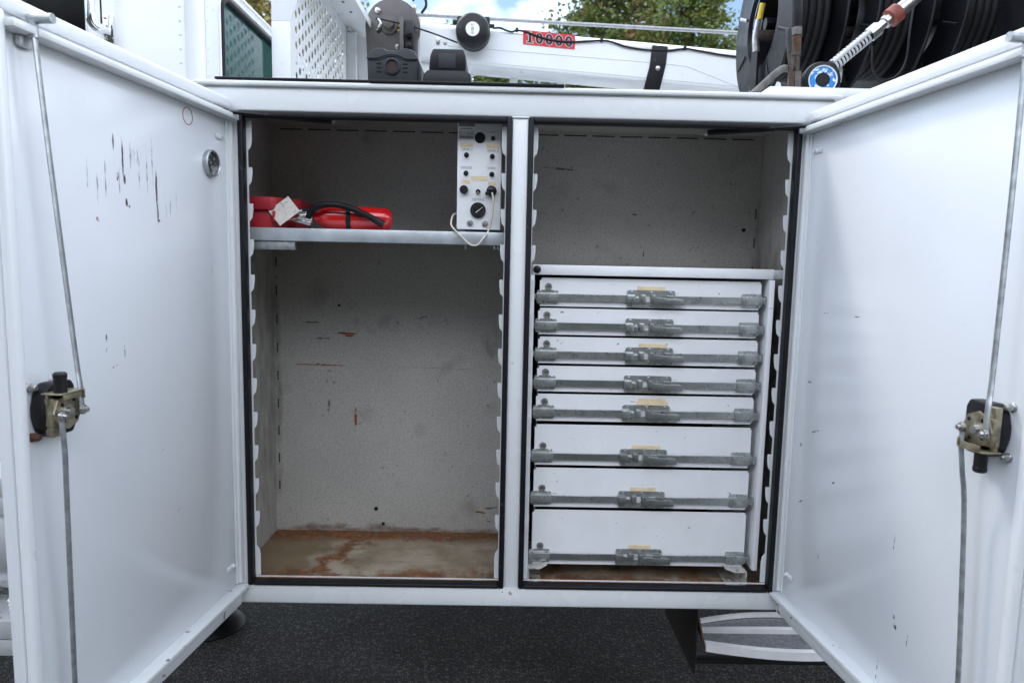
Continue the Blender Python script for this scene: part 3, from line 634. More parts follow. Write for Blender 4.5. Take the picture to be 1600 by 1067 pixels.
knob('rubber_cap', 0.16, 0.634, 0.0105, [(0.0108, 0), (0.0108, 0.010), (0.009, 0.012), (0, 0.012)], black_plastic)
so = knob('power_socket', 0.785, 0.640, 0.0125, [(0.0130, 0), (0.0130, 0.008), (0.010, 0.010), (0.010, 0.014), (0.006, 0.016), (0, 0.016)], black_plastic)
X, Z = pp(0.785, 0.64); MB().box(X-0.016, X-0.005, PY-0.018, PY-0.004, Z-0.011, Z-0.003, 0.002).build('socket_lid', black_plastic, so); MB().box(X-0.010, X+0.002, PY-0.019, PY-0.015, Z+0.000, Z+0.005, 0.001).build('contact', bronze, so)
ga = knob('pressure_gauge', 0.485, 0.822, 0.0195, [(0.0200, 0), (0.0200, 0.006), (0.0185, 0.008), (0.0175, 0.0055), (0, 0.0055)], black_plastic, 36)
X, Z = pp(0.485, 0.822)
nm = MB(); nm.prism([(X-0.0065, Z-0.0055), (X-0.0045, Z-0.0065), (X+0.0125, Z+0.0082), (X+0.0120, Z+0.0088)], 'y', PY-0.0068, PY-0.0062); nm.build('gauge_needle', decal_white, ga)
tk = MB()
for k in range(11):
    t = R(225-27*k); tk.box(-0.0012, 0.0012, -0.0002, 0.0002, -0.0004, 0.0004)
    for v in list(tk.bm.verts)[-8:]: v.co = Matrix.Rotation(-t, 3, 'Y') @ v.co + Vector((X+0.0145*math.cos(t), PY-0.0060, Z+0.0145*math.sin(t)))
tk.build('gauge_ticks', ink_soft, ga)
for fx in (0.305, 0.645): knob('cap_nut', fx, 0.942 if fx < 0.5 else 0.946, 0.008, [(0.0082, 0), (0.0082, 0.003), (0.0062, 0.006), (0, 0.007)], steel)
X, Z = pp(0.80, 0.66)
MB().tube([(X, PY-0.016, Z), (X+0.004, PY-0.020, Z-0.02), (X+0.001, PY-0.014, Z-0.06), (X-0.008, PY-0.012, Z-0.098), (X-0.019, 0.026, 0.925), (X-0.034, 0.022, 0.907), (X-0.052, 0.022, 0.9065), (X-0.072, 0.024, 0.923), (X-0.0995, 0.030, 0.950), (X-0.1045, 0.046, 0.965), (X-0.1015, 0.075, 0.985), (X-0.095, 0.11, 0.99)], 0.0024, 10, 6).build('power_cord', cream, CP)

# ================================================================== DRAWER UNIT
DU = thing('drawer_unit', (0.36, 0.2, 0.0), 'white eight-drawer tool cabinet filling the lower right compartment', 'tool drawers')
def dpart(name, mb, m, p=DU): return mb.build(name, m, p)
FY = 0.060
dpart('top_board', MB().box(0.040, 0.6735, 0.046, 0.39, 0.834, 0.860, 0.002), drawer_paint)
dpart('top_filler', MB().box(0.674, 0.716, 0.060, 0.39, 0.835, 0.8585, 0.002), drawer_paint)
dpart('side_panel', MB().box(0.0275, 0.046, 0.040, 0.39, 0.036, 0.833, 0.0015), drawer_paint)
dpart('side_panel', MB().box(0.6605, 0.663, 0.041, 0.39, 0.040, 0.8325).box(0.6605, 0.6740, 0.0375, 0.0405, 0.040, 0.8325, 0.001), drawer_paint)
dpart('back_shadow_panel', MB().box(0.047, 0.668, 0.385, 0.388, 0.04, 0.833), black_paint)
def drawer_front(zc, zb, zt, r):
    ms = [(0.36+r.uniform(-.03, .03), zc, 0.16, 0.030, 0, 0.80), (0.10, zc, 0.06, 0.03, 0, 0.75)]
    sc = [(r.uniform(0.1, 0.6), r.uniform(zb+.01, zt-.01), r.uniform(0.004, 0.02), r.uniform(0.002, 0.005), r.uniform(-.6, .6), 0.95) for k in range(4)]
    return mat('white_drawer_enamel', (0.80, 0.80, 0.81), 0.36, var=0.045, vscale=5+r.random()*3, bump=0.05, bscale=40, rvar=0.05,
        speck=[(90, 0.735, 0.77, (0.25, 0.22, 0.2), 0.5)], marks=[((0.50, 0.46, 0.40), (26, 30, 60), 0.44, [(x_-0.36, z_, a_, b_, c_, d_) for x_, z_, a_, b_, c_, d_ in ms]), ((0.22, 0.19, 0.17), (140, 30, 140), 0.42, [(x_-0.36, z_, a_, b_, c_, d_) for x_, z_, a_, b_, c_, d_ in sc])])
ZD = [(.8265, .7515), (.7465, .6765), (.6705, .5995), (.5925, .5235), (.5165, .4430), (.4330, .3215), (.3130, .2040), (.1950, .0410)]
hard = [mat('latch_zinc', (0.42, 0.44, 0.435), 0.30, metal=0.85, var=0.12, vscale=30, bump=0.03, rvar=0.08, speck=[(50, 0.56, 0.80, (0.18, 0.175, 0.16), 0.45)]), galv_dark]
plate_zinc = mat('plate_zinc', (0.46, 0.48, 0.47), 0.30, metal=0.8, var=0.16, vscale=40, bump=0.03, rvar=0.08, speck=[(60, 0.56, 0.78, (0.18, 0.175, 0.16), 0.45)])
for i, (zt, zb) in enumerate(ZD):
    r = random.Random(20+i); dx = r.uniform(-0.0012, 0.0012); x0, x1 = 0.0605+dx-0.0005*i, 0.6445+dx-0.0004*i
    hgt = zt-zb
    # front panel outline with latch notches at the sides
    nz0 = zb+min(hgt*0.42, 0.040); nz1 = zt-0.006
    prof = [(x0+0.001, zb), (x1-0.003, zb), (x1-0.003, zb+0.004), (x1-0.0015, zb+0.004), (x1-0.0015, nz0), (x1+0.002, nz0), (x1+0.002, nz1), (x1-0.001, nz1), (x1-0.001, zt), (x0+0.004, zt), (x0+0.004, nz1), (x0-0.0005, nz1-0.001), (x0-0.0005, nz0+0.002), (x0+0.003, nz0+0.002), (x0+0.003, zb+0.004), (x0+0.001, zb+0.004)]
    dm = MB().prism(prof, 'y', FY, FY+0.003)
    dm.box(x0+0.006, x1-0.006, FY+0.003, 0.37, zb+0.004, zb+0.006).box(x0+0.006, x0+0.008, FY+0.003, 0.37, zb+0.006, zt-0.012).box(x1-0.008, x1-0.006, FY+0.003, 0.37, zb+0.006, zt-0.012)
    dr = dpart('drawer', dm, drawer_front(zb+0.03, zb, zt, r))
    dr['label'] = ('deep bottom drawer' if i == 7 else 'taller drawer' if i > 4 else 'shallow drawer')
    zc = zb+0.0245+r.uniform(-0.0012, 0.0012); ho = r.uniform(-0.004, 0.003); hw = hard[0] if i < 5 else hard[1]
    lx0, lx1 = x0+0.2315+ho*0.4, x0+0.3585+ho*0.4
    dpart('latch_bar', MB().box(x0+0.045, lx0+0.008, FY-0.0100, FY-0.0065, zc-0.0086, zc+0.0086, 0.0005, 1), hard[i % 2], dr)
    dpart('latch_bar', MB().box(lx1-0.045, x1-0.045, FY-0.0100, FY-0.0065, zc-0.0086, zc+0.0086, 0.0005, 1), hard[0], dr)
    for gx0, gx1 in ((x0-0.008, x0+0.0485), (x1-0.0505, x1+0.0025)):
        gm = MB(); gm.prism(rrect(gx0, gx1, zc-0.0185, zc+0.0185, 0.005), 'y', FY-0.003, FY-0.0005)
        gm.box(gx0-0.001, gx1+0.001, FY-0.0130, FY-0.0028, zc-0.0108, zc+0.0108, 0.0015)
        for sx in (gx0+0.009, gx1-0.009):
            for sz in (-0.0146, 0.0146): gm.lathe([(0.0036, 0), (0.0036, 0.001), (0.0024, 0.0016), (0.0016, 0.0006), (0, 0.0006)], (sx, FY-0.003, zc+sz), (0, -1, 0), 10)
        dpart('bar_guide', gm, plate_zinc, dr)
    em = MB().box(x1+0.0035, x1+0.0130, FY-0.0110, FY-0.006, zc-0.008, zc+0.008, 0.001); em.cyl((x1+0.0105, FY-0.0085, zc-0.012), (x1+0.0105, FY-0.0085, zc+0.012), 0.003, seg=10); dpart('bar_end', em, hard[0], dr)
    dpart('bar_end', MB().box(x0-0.0165, x0-0.0095, FY-0.011, FY-0.006, zc-0.0075, zc+0.0075, 0.001), hard[1], dr)
    # centre slide latch: plate with windows, slider and handle
    holes = [rrect(lx0+0.021, lx0+0.0325, zc-0.006, zc+0.0095, 0.001, 2), rrect(lx0+0.050, lx0+0.062, zc-0.009, zc+0.0095, 0.001, 2), rrect(lx0+0.084, lx0+0.110, zc+0.0065, zc+0.0100, 0.001, 2)]
    pm = curve_mesh([rrect(lx0, lx1, zc-0.0235, zc+0.0225, 0.006)]+holes, 0.0014, lambda c: Vector((c.x, FY-0.0025-c.z, c.y)))
    mesh_part('latch_plate', pm, plate_zinc, dr)
    sm_ = MB()
    for sx in (lx0+0.013, (lx0+lx1)/2+0.001, lx1-0.013):
        for sz in (-0.0165, 0.0165): sm_.lathe([(0.0042, 0), (0.0040, 0.0012), (0.0026, 0.0018), (0.0018, 0.0008), (0, 0.0008)], (sx, FY-0.0039, zc+sz), (0, -1, 0), 10)
    dpart('rivets', sm_, hard[0], dr)['kind'] = 'stuff'
    bm2 = MB(); bm2.box(lx0-0.002, lx0+0.0205, FY-0.0165, FY-0.0045, zc-0.0115, zc+0.0105, 0.003); bm2.box(lx0+0.0355, lx0+0.0495, FY-0.013, FY-0.0045, zc-0.010, zc+0.0105, 0.002)
    bm2.prism([(lx0+0.0205, zc-0.0095), (lx0+0.034, zc-0.0095), (lx0+0.034, zc-0.0005), (lx0+0.0205, zc+0.0025)], 'y', FY-0.011, FY-0.005)
    dpart('latch_keeper', bm2, hw, dr)
    hx0, hx1 = lx0+0.0625, lx1+0.024+ho
    hm = MB(); hm.prism([(hx0, zc-0.0145), (hx1, zc-0.0145), (hx1+0.0005, zc-0.002), (hx1-0.006, zc+0.0015), (hx0+0.045, zc+0.0030), (hx0+0.012, zc+0.0045), (hx0+0.010, zc+0.0105), (hx0, zc+0.0105)], 'y', FY-0.0185, FY-0.0060, 0.0012)
    hm.box(hx0+0.040, hx0+0.060, FY-0.0150, FY-0.0050, zc+0.0005, zc+0.0100, 0.002)
    dpart('latch_handle', hm, hard[1], dr)
    lx, lz = x0+0.0225, zc+0.0275
    lk_ = MB().lathe([(0.0098, 0), (0.0098, 0.0018), (0.0086, 0.0038), (0.0072, 0.0040), (0.0066, 0.0030), (0, 0.0030)], (lx, FY, lz), (0, -1, 0), 24)
    lock = dpart('key_lock', lk_, steel, dr)
    kh = MB(); kh.box(-0.0036, 0.0036, -0.0003, 0.0003, -0.0010, 0.0010)
    for v in kh.bm.verts: v.co = Matrix.Rotation(r.uniform(-0.35, 0.35)*0+R((i*13) % 24-12), 3, 'Y') @ v.co + Vector((lx, FY-0.0033, lz))
    dpart('keyhole', kh, void, dr)
    if i not in (1, 3):
        tz = zc+0.0228; tx0 = lx0+0.030+r.uniform(-0.005, 0.008); tw = (0.075, 0, 0.075, 0, 0.086, 0.078, 0.070, 0.062)[i]
        tm = MB().box(tx0, tx0+tw, FY-0.0009, FY-0.0002, tz, tz+0.0095, rot=Matrix.Rotation(0.01, 3, 'Y')); dpart('masking_tape', tm, tape, dr)
        if i == 4: dpart('masking_tape', MB().box(tx0+0.004, tx0+tw-0.006, FY-0.0013, FY-0.0005, tz+0.009, tz+0.018), tape, dr)
dirty_white = mat('rusted_white_channel', (0.58, 0.56, 0.52), 0.5, var=0.12, vscale=20, bump=0.08, speck=[(28, 0.52, 0.66, (0.20, 0.085, 0.03), 0.85), (60, 0.6, 0.7, (0.09, 0.05, 0.03), 0.8)])
dpart('base_channel', MB().box(0.0475, 0.050, 0.030, 0.37, FZ+0.001, 0.0385).prism([(0.0475, 0.0385), (0.078, 0.0385), (0.098, 0.0500), (0.098, 0.0515), (0.077, 0.041), (0.0475, 0.041)], 'y', 0.030, 0.37).box(0.050, 0.084, 0.032, 0.37, FZ+0.001, FZ+0.0035), dirty_white)
dpart('base_channel', MB().box(0.642, 0.6445, 0.030, 0.37, FZ+0.001, 0.0365).prism([(0.6445, 0.0365), (0.612, 0.0365), (0.585, 0.0465), (0.585, 0.048), (0.613, 0.039), (0.6445, 0.039)], 'y', 0.030, 0.37).box(0.600, 0.642, 0.032, 0.37, FZ+0.001, FZ+0.0035), dirty_white)
dpart('top_grommet', MB().lathe([(0.010, 0), (0.010, 0.003), (0.006, 0.006), (0, 0.006)], (0.052, 0.046, 0.8475), (0, -1, 0), 14), black_plastic)

# ================================================================== ON THE CABINET ROOF
RM = MB()
RM.box(-0.748, -0.3725, -0.014, 0.40, 1.2925, 1.2985, 0.002).box(-0.372, 0.105, -0.020, 0.40, 1.2915, 1.2980, 0.002)
tag(RM.build('rubber_mat', rubber, base=(-0.3, 0.2, 1.2915)), 'thin black rubber mat on the cabinet roof, its edge showing', 'mat')
# grey vented housing with a round port
HZ = 1.3015
H1 = thing('vented_housing', (-0.335, 0.2, HZ), 'grey plastic housing with vent slots and a round hole on the roof mat', 'housing')
def tpz(z): return z
hp = [(-0.398, HZ), (-0.270, HZ), (-0.268, 1.385), (-0.277, 1.402), (-0.292, 1.408), (-0.310, 1.409), (-0.323, 1.402), (-0.347, 1.402), (-0.360, 1.409), (-0.380, 1.408), (-0.392, 1.400), (-0.400, 1.385)]
MB().prism(hp, 'y', 0.10, 0.26, 0.005).build('shell', grey_plastic, H1)
MB().tube([(-0.4005, 0.097, 1.381), (-0.372, 0.095, 1.382), (-0.352, 0.095, 1.389), (-0.335, 0.095, 1.391), (-0.318, 0.095, 1.389), (-0.298, 0.095, 1.382), (-0.2675, 0.097, 1.381)], 0.002, 8, 5).build('seam', grey_plastic, H1)
MB().lathe([(0.021, 0.0), (0.021, 0.004), (0.0165, 0.005), (0.0165, 0.0)], (-0.335, 0.1, 1.362), (0, -1, 0), 30).build('port_ring', grey_plastic, H1)
MB().lathe([(0.0165, 0.0008), (0, 0.0008)], (-0.335, 0.1, 1.362), (0, -1, 0), 30).build('port_hole', mat('brown_port', (0.028, 0.013, 0.008), 0.6), H1)
for sx in (-1, 1):
    for k in range(3): MB().box(-0.335+sx*0.034-0.0065, -0.335+sx*0.034+0.0065, 0.0988, 0.102, 1.3465+0.010*k, 1.351+0.010*k, 0.001).build('vent_slot', void, H1)
H2 = thing('black_plastic_base', (-0.19, 0.2, HZ), 'black plastic upside-down box with a wide flared foot beside the grey housing', 'box')
MB().prism([(-0.240, 1.353), (-0.142, 1.353), (-0.144, 1.392), (-0.150, 1.410), (-0.230, 1.410), (-0.237, 1.392)], 'y', 0.10, 0.24, 0.005).build('body', black_plastic, H2)
MB().prism([(-0.256, HZ), (-0.126, HZ), (-0.130, 1.343), (-0.140, 1.3525), (-0.241, 1.3525), (-0.252, 1.343)], 'y', 0.085, 0.25, 0.004).build('foot', black_plastic, H2)
MB().box(-0.215, -0.170, 0.098, 0.104, 1.360, 1.398, 0.002).build('front_recess', grey_plastic, H2)
MB().box(-0.128, -0.090, 0.10, 0.24, HZ, 1.330, 0.004).build('side_tab', black_plastic, H2)
# white tray on the roof, right end
tag(MB().prism([(0.592, 1.2925), (1.05, 1.2925), (1.05, 1.314), (0.622, 1.314)], 'y', 0.015, 0.30, 0.0015).build('white_tray', paint, base=(0.8, 0.15, 1.2925)), 'shallow white metal tray under the hose nozzles on the cabinet roof', 'tray')

# ================================================================== HOSE REELS
def reel(x, y, z, ro, rh, w, label, solid=False, spokes=True):
    T = thing('hose_reel', (x+w/2, y, 1.30), label, 'hose reel', 'black hose reels on the truck')
    def flange(x0, nm):
        if solid:
            return MB().lathe([(ro, 0.0), (ro+0.004, 0.004), (ro, 0.008), (0, 0.008)], (x0, y, z), (1, 0, 0), 72).lathe([(ro, 0.0), (0, 0.0)], (x0, y, z), (1, 0, 0), 72).build(nm, black_paint, T)
        return MB().lathe([(ro, 0.0), (ro+0.005, 0.004), (ro+0.003, 0.009), (ro-0.004, 0.006), (rh+0.008, 0.006), (rh, 0.016), (rh-0.003, 0.012), (rh, -0.001), (rh+0.006, 0.0), (ro-0.006, 0.0), (ro, 0.0)], (x0, y, z), (1, 0, 0), 80).build(nm, black_paint, T)
    flange(x, 'flange'); flange(x+w, 'flange')
    mb = MB(); n = 6; hr = 0.0125; rows = int((w-0.03)/(2*hr))
    for k in range(rows):
        for layer in range(2):
            rr_ = rh+0.012+layer*2*hr*0.9; cx = x+0.022+hr+k*2*hr+(hr if layer else 0)
            mb.lathe([(rr_+hr*math.cos(a_), hr*math.sin(a_)) for a_ in [2*math.pi*j/8 for j in range(9)]], (cx, y, z), (1, 0, 0), 48)
    mb.build('wound_hose', black_hose, T)
    MB().lathe([(rh-0.005, 0.018), (rh-0.005, w-0.004)], (x, y, z), (1, 0, 0), 48).build('drum', black_paint, T)
    MB().cyl((x+0.01, y, z), (x+w+0.018, y, z), 0.020).build('axle', black_paint, T)
    if not solid:
        for k in range(8):
            a_ = R(22+45*k); e = Vector((0, math.cos(a_), math.sin(a_))); g_ = Vector((0, -math.sin(a_), math.cos(a_)))
            p0 = Vector((x-0.0025, y, z))+e*(rh+0.030); p1 = Vector((x-0.0025, y, z))+e*(ro-0.022)
            MB().sweep([(p0, 0.006), (p1, 0.006)], 8, True, 0.35, (1, 0, 0)).build('pressed_rib', black_paint if k % 3 else steel, T)
    else:
        for yy, zz in ((-0.10, 0.07), (0.09, -0.05), (-0.05, -0.12)): MB().lathe([(0.006, 0), (0.004, 0.003), (0, 0.004)], (x, y+yy, z+zz), (-1, 0, 0), 12).build('rivet', steel, T)
    # stand
    for xx in (x-0.018, x+w+0.020): MB().box(xx-0.004, xx+0.004, y-0.03, y+0.03, 1.10, z-0.02).build('stand', black_paint, T)
    return T
R1 = reel(0.865, 0.785, 1.725, 0.275, 0.145, 0.17, 'leftmost black hose reel, its open rimmed flange facing the crane boom')
R2 = reel(1.115, 0.745, 1.725, 0.275, 0.145, 0.17, 'second black hose reel from the left, behind the blue meter nozzle')
R3 = reel(1.365, 0.705, 1.725, 0.275, 0.145, 0.19, 'third black hose reel from the left, behind the door top', False)
R4 = reel(1.46, 0.14, 1.60, 0.29, 0.10, 0.14, 'black reel with a solid riveted side plate above the right door corner', True)
# swivel fittings at the reel hubs
def swivel(T, x, y, z, tip):
    MB().cyl((x-0.030, y, z), (x+0.040, y, z), 0.019).build('swivel_hub', bronze, T)
    MB().tube([(x-0.030, y, z-0.055), (x-0.034, y, z-0.01), (x-0.030, y-0.012, z+0.05)], 0.0125, 12).build('elbow', steel, T)
    MB().tube([(x-0.030, y-0.012, z+0.048), (x-0.024, y-0.02, z+0.10)], 0.010, 12).build('hose_tip', tip, T)
swivel(R1, 0.865, 0.745, 1.672, yellow); swivel(R2, 1.115, 0.70, 1.675, steel)

# grease control valve standing on the tray
GV = thing('grease_valve', (0.735, 0.15, 1.314), 'weathered bronze grease control valve with lever standing before the leftmost reel', 'valve')
bz = lambda nm, mb, mm=bronze: mb.build(nm, mm, GV)
bz('barrel', MB().sweep([((0.739, 0.15, 1.318), 0.008), ((0.739, 0.15, 1.346), 0.008), ((0.738, 0.15, 1.388), 0.010), ((0.735, 0.15, 1.432), 0.0108), ((0.733, 0.15, 1.478), 0.0112), ((0.732, 0.15, 1.53), 0.0100)], 20))
bz('hex_nut', MB().sweep([((0.739, 0.15, 1.345), 0.0165), ((0.738, 0.15, 1.386), 0.0165)], 6), steel_dark)
bz('hex_nut', MB().sweep([((0.7348, 0.15, 1.428), 0.0140), ((0.7345, 0.15, 1.441), 0.0140)], 6))
bz('hex_nut', MB().sweep([((0.733, 0.15, 1.480), 0.0160), ((0.7325, 0.15, 1.500), 0.0160)], 6), steel_dark)
bz('coupling', MB().sweep([((0.7345, 0.15, 1.4415), 0.0128), ((0.733, 0.15, 1.4795), 0.0128)], 20), rusty)
bz('supply_hose', MB().tube([(0.732, 0.15, 1.498), (0.730, 0.15, 1.56), (0.728, 0.17, 1.68), (0.735, 0.24, 1.85), (0.80, 0.34, 1.98), (0.93, 0.45, 1.99)], 0.0135, 14), rubber)
bz('lever', MB().tube([(0.742, 0.137, 1.334), (0.728, 0.132, 1.334), (0.717, 0.13, 1.352), (0.713, 0.13, 1.40), (0.706, 0.13, 1.44), (0.702, 0.13, 1.475)], 0.0062, 10, 6, flat=0.6))
bz('lever_grip', MB().sweep([((0.7095, 0.128, 1.430), 0.0085), ((0.7045, 0.128, 1.470), 0.0095), ((0.7025, 0.128, 1.487), 0.0105), ((0.702, 0.128, 1.492), 0.006)], 14, True, 0.7), grey_plastic)
bz('trigger_bracket', MB().box(0.722, 0.729, 0.135, 0.165, 1.338, 1.386, 0.002), rusty)
bz('hose_whip', MB().tube([(0.722, 0.145, 1.392), (0.700, 0.14, 1.392), (0.675, 0.135, 1.375), (0.648, 0.13, 1.350), (0.612, 0.12, 1.318), (0.58, 0.12, 1.303)], 0.0095, 12), hose_grey)

# oil nozzle with round meter
ON = thing('meter_nozzle', (0.81, 0.14, 1.314), 'oil nozzle with black round meter, blue dial and ribbed grey handle', 'nozzle')
oz = lambda nm, mb, mm: mb.build(nm, mm, ON)
mc = Vector((0.806, 0.150, 1.364))
oz('meter_boot', MB().lathe([(0, -0.040), (0.040, -0.038), (0.049, -0.025), (0.051, 0.0), (0.047, 0.014), (0.036, 0.020), (0.035, 0.016)], mc, (-0.12, -1, 0), 40), rubber)
oz('meter_dial', MB().lathe([(0.0365, 0.0155), (0.0350, 0.0175), (0.0185, 0.0180), (0.0185, 0.0150)], mc, (-0.12, -1, 0), 40), blue_dial)
oz('meter_window', MB().lathe([(0.0188, 0.0175), (0.0188, 0.0190), (0, 0.0190)], mc, (-0.12, -1, 0), 6), black_plastic)
oz('dial_rim', MB().lathe([(0.0362, 0.016), (0.0372, 0.020), (0.0345, 0.0195), (0.0345, 0.016)], mc, (-0.12, -1, 0), 40), decal_white)
a0 = Vector((0.836, 0.15, 1.405)); a1 = Vector((1.052, 0.15, 1.592)); dv = (a1-a0)
def along(t): return a0+dv*t
prof = []
for k in range(11):
    t = 0.0+0.038*k; prof += [(along(t), 0.0165), (along(t+0.022), 0.0165), (along(t+0.0225), 0.0135), (along(t+0.0375), 0.0135)]
oz('handle_core', MB().sweep([(along(0.0), 0.0142), (along(0.43), 0.0142)], 16), black_plastic)
rb = MB()
for k in range(11): rb.sweep([(along(0.038*k), 0.0168), (along(0.038*k+0.021), 0.0168)], 20)
oz('ribbed_handle', rb, mat('grey_white_handle', (0.50, 0.51, 0.52), 0.45, var=0.15, vscale=40, speck=[(60, 0.6, 0.7, (0.12, 0.12, 0.12), 0.8)]))
oz('spine', MB().sweep([(along(0.0)+Vector((-0.006, -0.014, 0.006)), 0.006), (along(0.43)+Vector((-0.006, -0.014, 0.006)), 0.006)], 8), mat('handle_spine', (0.52, 0.53, 0.54), 0.45, var=0.1, vscale=30))
oz('fitting', MB().sweep([(along(0.43), 0.019), (along(0.53), 0.019), (along(0.535), 0.012), (along(0.60), 0.012), (along(0.605), 0.017), (along(0.66), 0.017)], 8), steel)
oz('collar', MB().sweep([(along(0.66), 0.021), (along(0.665), 0.025), (along(0.76), 0.025), (along(0.765), 0.021)], 24), mat('rusty_red_collar', (0.22, 0.05, 0.03), 0.6, var=0.35, vscale=60, bump=0.2))
oz('hose_end', MB().sweep([(along(0.765), 0.018), (along(0.9), 0.018), (along(1.05), 0.015), (along(1.4), 0.015)], 18), steel)
oz('guard_strap', MB().tube([along(0.02)+Vector((0.01, -0.004, -0.012)), mc+Vector((0.052, 0, 0.03)), mc+Vector((0.05, 0, 0.0))], 0.006, 10), steel)
# thin blue-black cable hanging before the third reel
tag(MB().tube([(1.005, 0.28, 1.50), (1.010, 0.275, 1.435), (1.035, 0.27, 1.405), (1.075, 0.27, 1.415), (1.10, 0.27, 1.46), (1.11, 0.28, 1.55), (1.15, 0.33, 1.72)], 0.0032, 8, 8).build('black_cable', rubber, base=(1.05, 0.27, 1.40)), 'thin black cable hanging in a loop before the reels', 'cable')

# ================================================================== CRANE
CR = thing('truck_crane', (-0.7, 1.45, 0.2), 'white crane boom with red 10000 plate, winch and cord reel behind the cabinet', 'crane')
cr = lambda nm, mb, mm, p=None: mb.build(nm, mm, p or CR)
BY = 1.40                                             # near face of the boom
def boom_top(x): return 1.886-0.0607*(x-0.0)+0.004
def bp_(x, dz, y): return Vector((x, y, boom_top(x)+dz))
mb = MB(); xs = [-0.42, 1.9]; secs = []
for x in xs:
    pts = [(BY+0.03, 0.0), (BY+0.17, 0.0), (BY+0.185, -0.02), (BY+0.185, -0.155), (BY+0.175, -0.168), (BY+0.010, -0.168), (BY, -0.158), (BY, -0.022)]
    secs.append([mb.bm.verts.new((x, y, boom_top(x)+dz*(1.0 if x < 0 else 1.10))) for y, dz in pts])
n = 8
for k in range(n): mb.bm.faces.new((secs[0][k], secs[0][(k+1) % n], secs[1][(k+1) % n], secs[1][k]))
mb.bm.faces.new(secs[0]); mb.bm.faces.new(list(reversed(secs[1])))
bmesh.ops.bevel(mb.bm, geom=[e for e in mb.bm.edges if abs(e.verts[0].co.x-e.verts[1].co.x) > 1], offset=0.005, segments=2, affect='EDGES')
cr('boom', mb, paint)
cr('boom_end_plate', MB().box(-0.437, -0.4205, BY-0.014, BY+0.21, 1.665, 1.925, 0.003), paint)
cr('boom_seam', MB().tube([bp_(-0.30, -0.098, BY-0.0005), bp_(0.66, -0.092, BY-0.0005), bp_(0.76, -0.096, BY-0.0005)], 0.0022, 6, 1), paint)
cr('boom_seam', MB().tube([bp_(0.76, -0.096, BY-0.0005), bp_(1.0, -0.165, BY-0.0005)], 0.0022, 6, 1), paint)
cr('boom_stop', MB().box(-0.355, -0.338, BY-0.006, BY+0.001, 1.815, 1.845, 0.002), steel); cr('boom_stop', MB().lathe([(0.008, 0), (0.008, 0.004), (0, 0.005)], (-0.315, BY, 1.822), (0, -1, 0), 12), steel)
# gusset web under the boom with openings towards the trees
gy = BY+0.155
def tz(x): return boom_top(x)-0.166
web = [[(-0.25, tz(-0.25)), (0.75, tz(0.75)-0.008), (0.75, 1.45), (-0.25, 1.45)],
       rrect(-0.201, -0.028, 1.690, 1.729, 0.012), rrect(0.010, 0.195, 1.690, 1.7175, 0.010), [(0.232, 1.60), (0.60, 1.60), (0.60, 1.683), (0.245, 1.7045), (0.232, 1.698)]]
me = curve_mesh(web, 0.006, lambda c: Vector((c.x, gy-c.z, c.y))); mesh_part('lower_web', me, paint, CR)
cr('boom_rest', MB().prism([(-0.48, 1.30), (-0.36, 1.30), (-0.30, tz(-.3)+0.02), (-0.42, tz(-.42)+0.02)], 'y', BY+0.03, BY+0.17, 0.004), paint)
cr('pedestal', MB().box(-0.66, -0.42, 1.38, 1.70, 0.22, 1.45, 0.01), paint)
# winch
cr('winch_plate', MB().prism([(-0.632, 1.45)]+[(-0.535+0.118*math.cos(R(a_)), 1.862+0.118*math.sin(R(a_))) for a_ in range(190, -30, -12)]+[(-0.43, 1.66), (-0.45, 1.45)], 'y', 1.33, 1.36, 0.004), winch_brown)
cr('winch_drum', MB().lathe([(0.105, 0.0), (0.105, 0.006), (0.07, 0.008), (0.07, 0.14), (0.105, 0.142), (0.105, 0.15)], (-0.535, 1.362, 1.865), (0, 1, 0), 48), winch_brown)
cr('winch_hub', MB().lathe([(0.040, 0), (0.038, 0.012), (0.026, 0.014), (0.022, 0.030), (0.010, 0.034), (0, 0.034)], (-0.548, 1.33, 1.868), (0, -1, 0), 30), winch_brown)
cr('winch_motor', MB().box(-0.50, -0.438, 1.29, 1.33, 1.72, 1.878, 0.006), black_paint)
cr('motor_bracket', MB().box(-0.4975, -0.480, 1.275, 1.2895, 1.66, 1.885, 0.003), winch_brown)
for z_, r_ in ((1.82, 0.018), (1.77, 0.012), (1.72, 0.010)): cr('hydraulic_fitting', MB().lathe([(r_, 0), (r_, 0.016), (r_*0.6, 0.018), (r_*0.6, 0.03), (0, 0.031)], (-0.458, 1.289, z_), (0, -1, 0), 14), black_plastic)
for x_, z_ in ((-0.598, 1.925), (-0.512, 1.778), (-0.5, 1.735)): cr('winch_bolt', MB().lathe([(0.012, 0), (0.012, 0.008), (0.006, 0.014), (0, 0.015)], (x_, 1.33, z_), (0, -1, 0), 12), steel)
w1 = cr('warning_plate', MB().box(-0.532, -0.487, 1.326, 1.329, 1.843, 1.870), yellow); cr('plate_bar', MB().box(-0.525, -0.494, 1.3245, 1.3262, 1.851, 1.862), black_plastic, w1)
w2 = cr('warning_plate', MB().box(-0.585, -0.545, 1.326, 1.329, 1.694, 1.730), yellow); cr('plate_bar', MB().box(-0.580, -0.558, 1.3245, 1.3262, 1.699, 1.722), black_plastic, w2)
cr('hook_block', MB().tube([(-0.585, 1.25, 1.868), (-0.573, 1.25, 1.852), (-0.574, 1.25, 1.824), (-0.588, 1.25, 1.812)], 0.009, 10), black_plastic)
cr('hook_eye', MB().tube([(-0.582, 1.24, 1.862), (-0.570, 1.24, 1.845), (-0.578, 1.24, 1.826)], 0.006, 10), steel)
cr('mast_rod', MB().cyl((-0.447, 1.36, 1.84), (-0.447, 1.36, 1.952), 0.008), winch_brown)
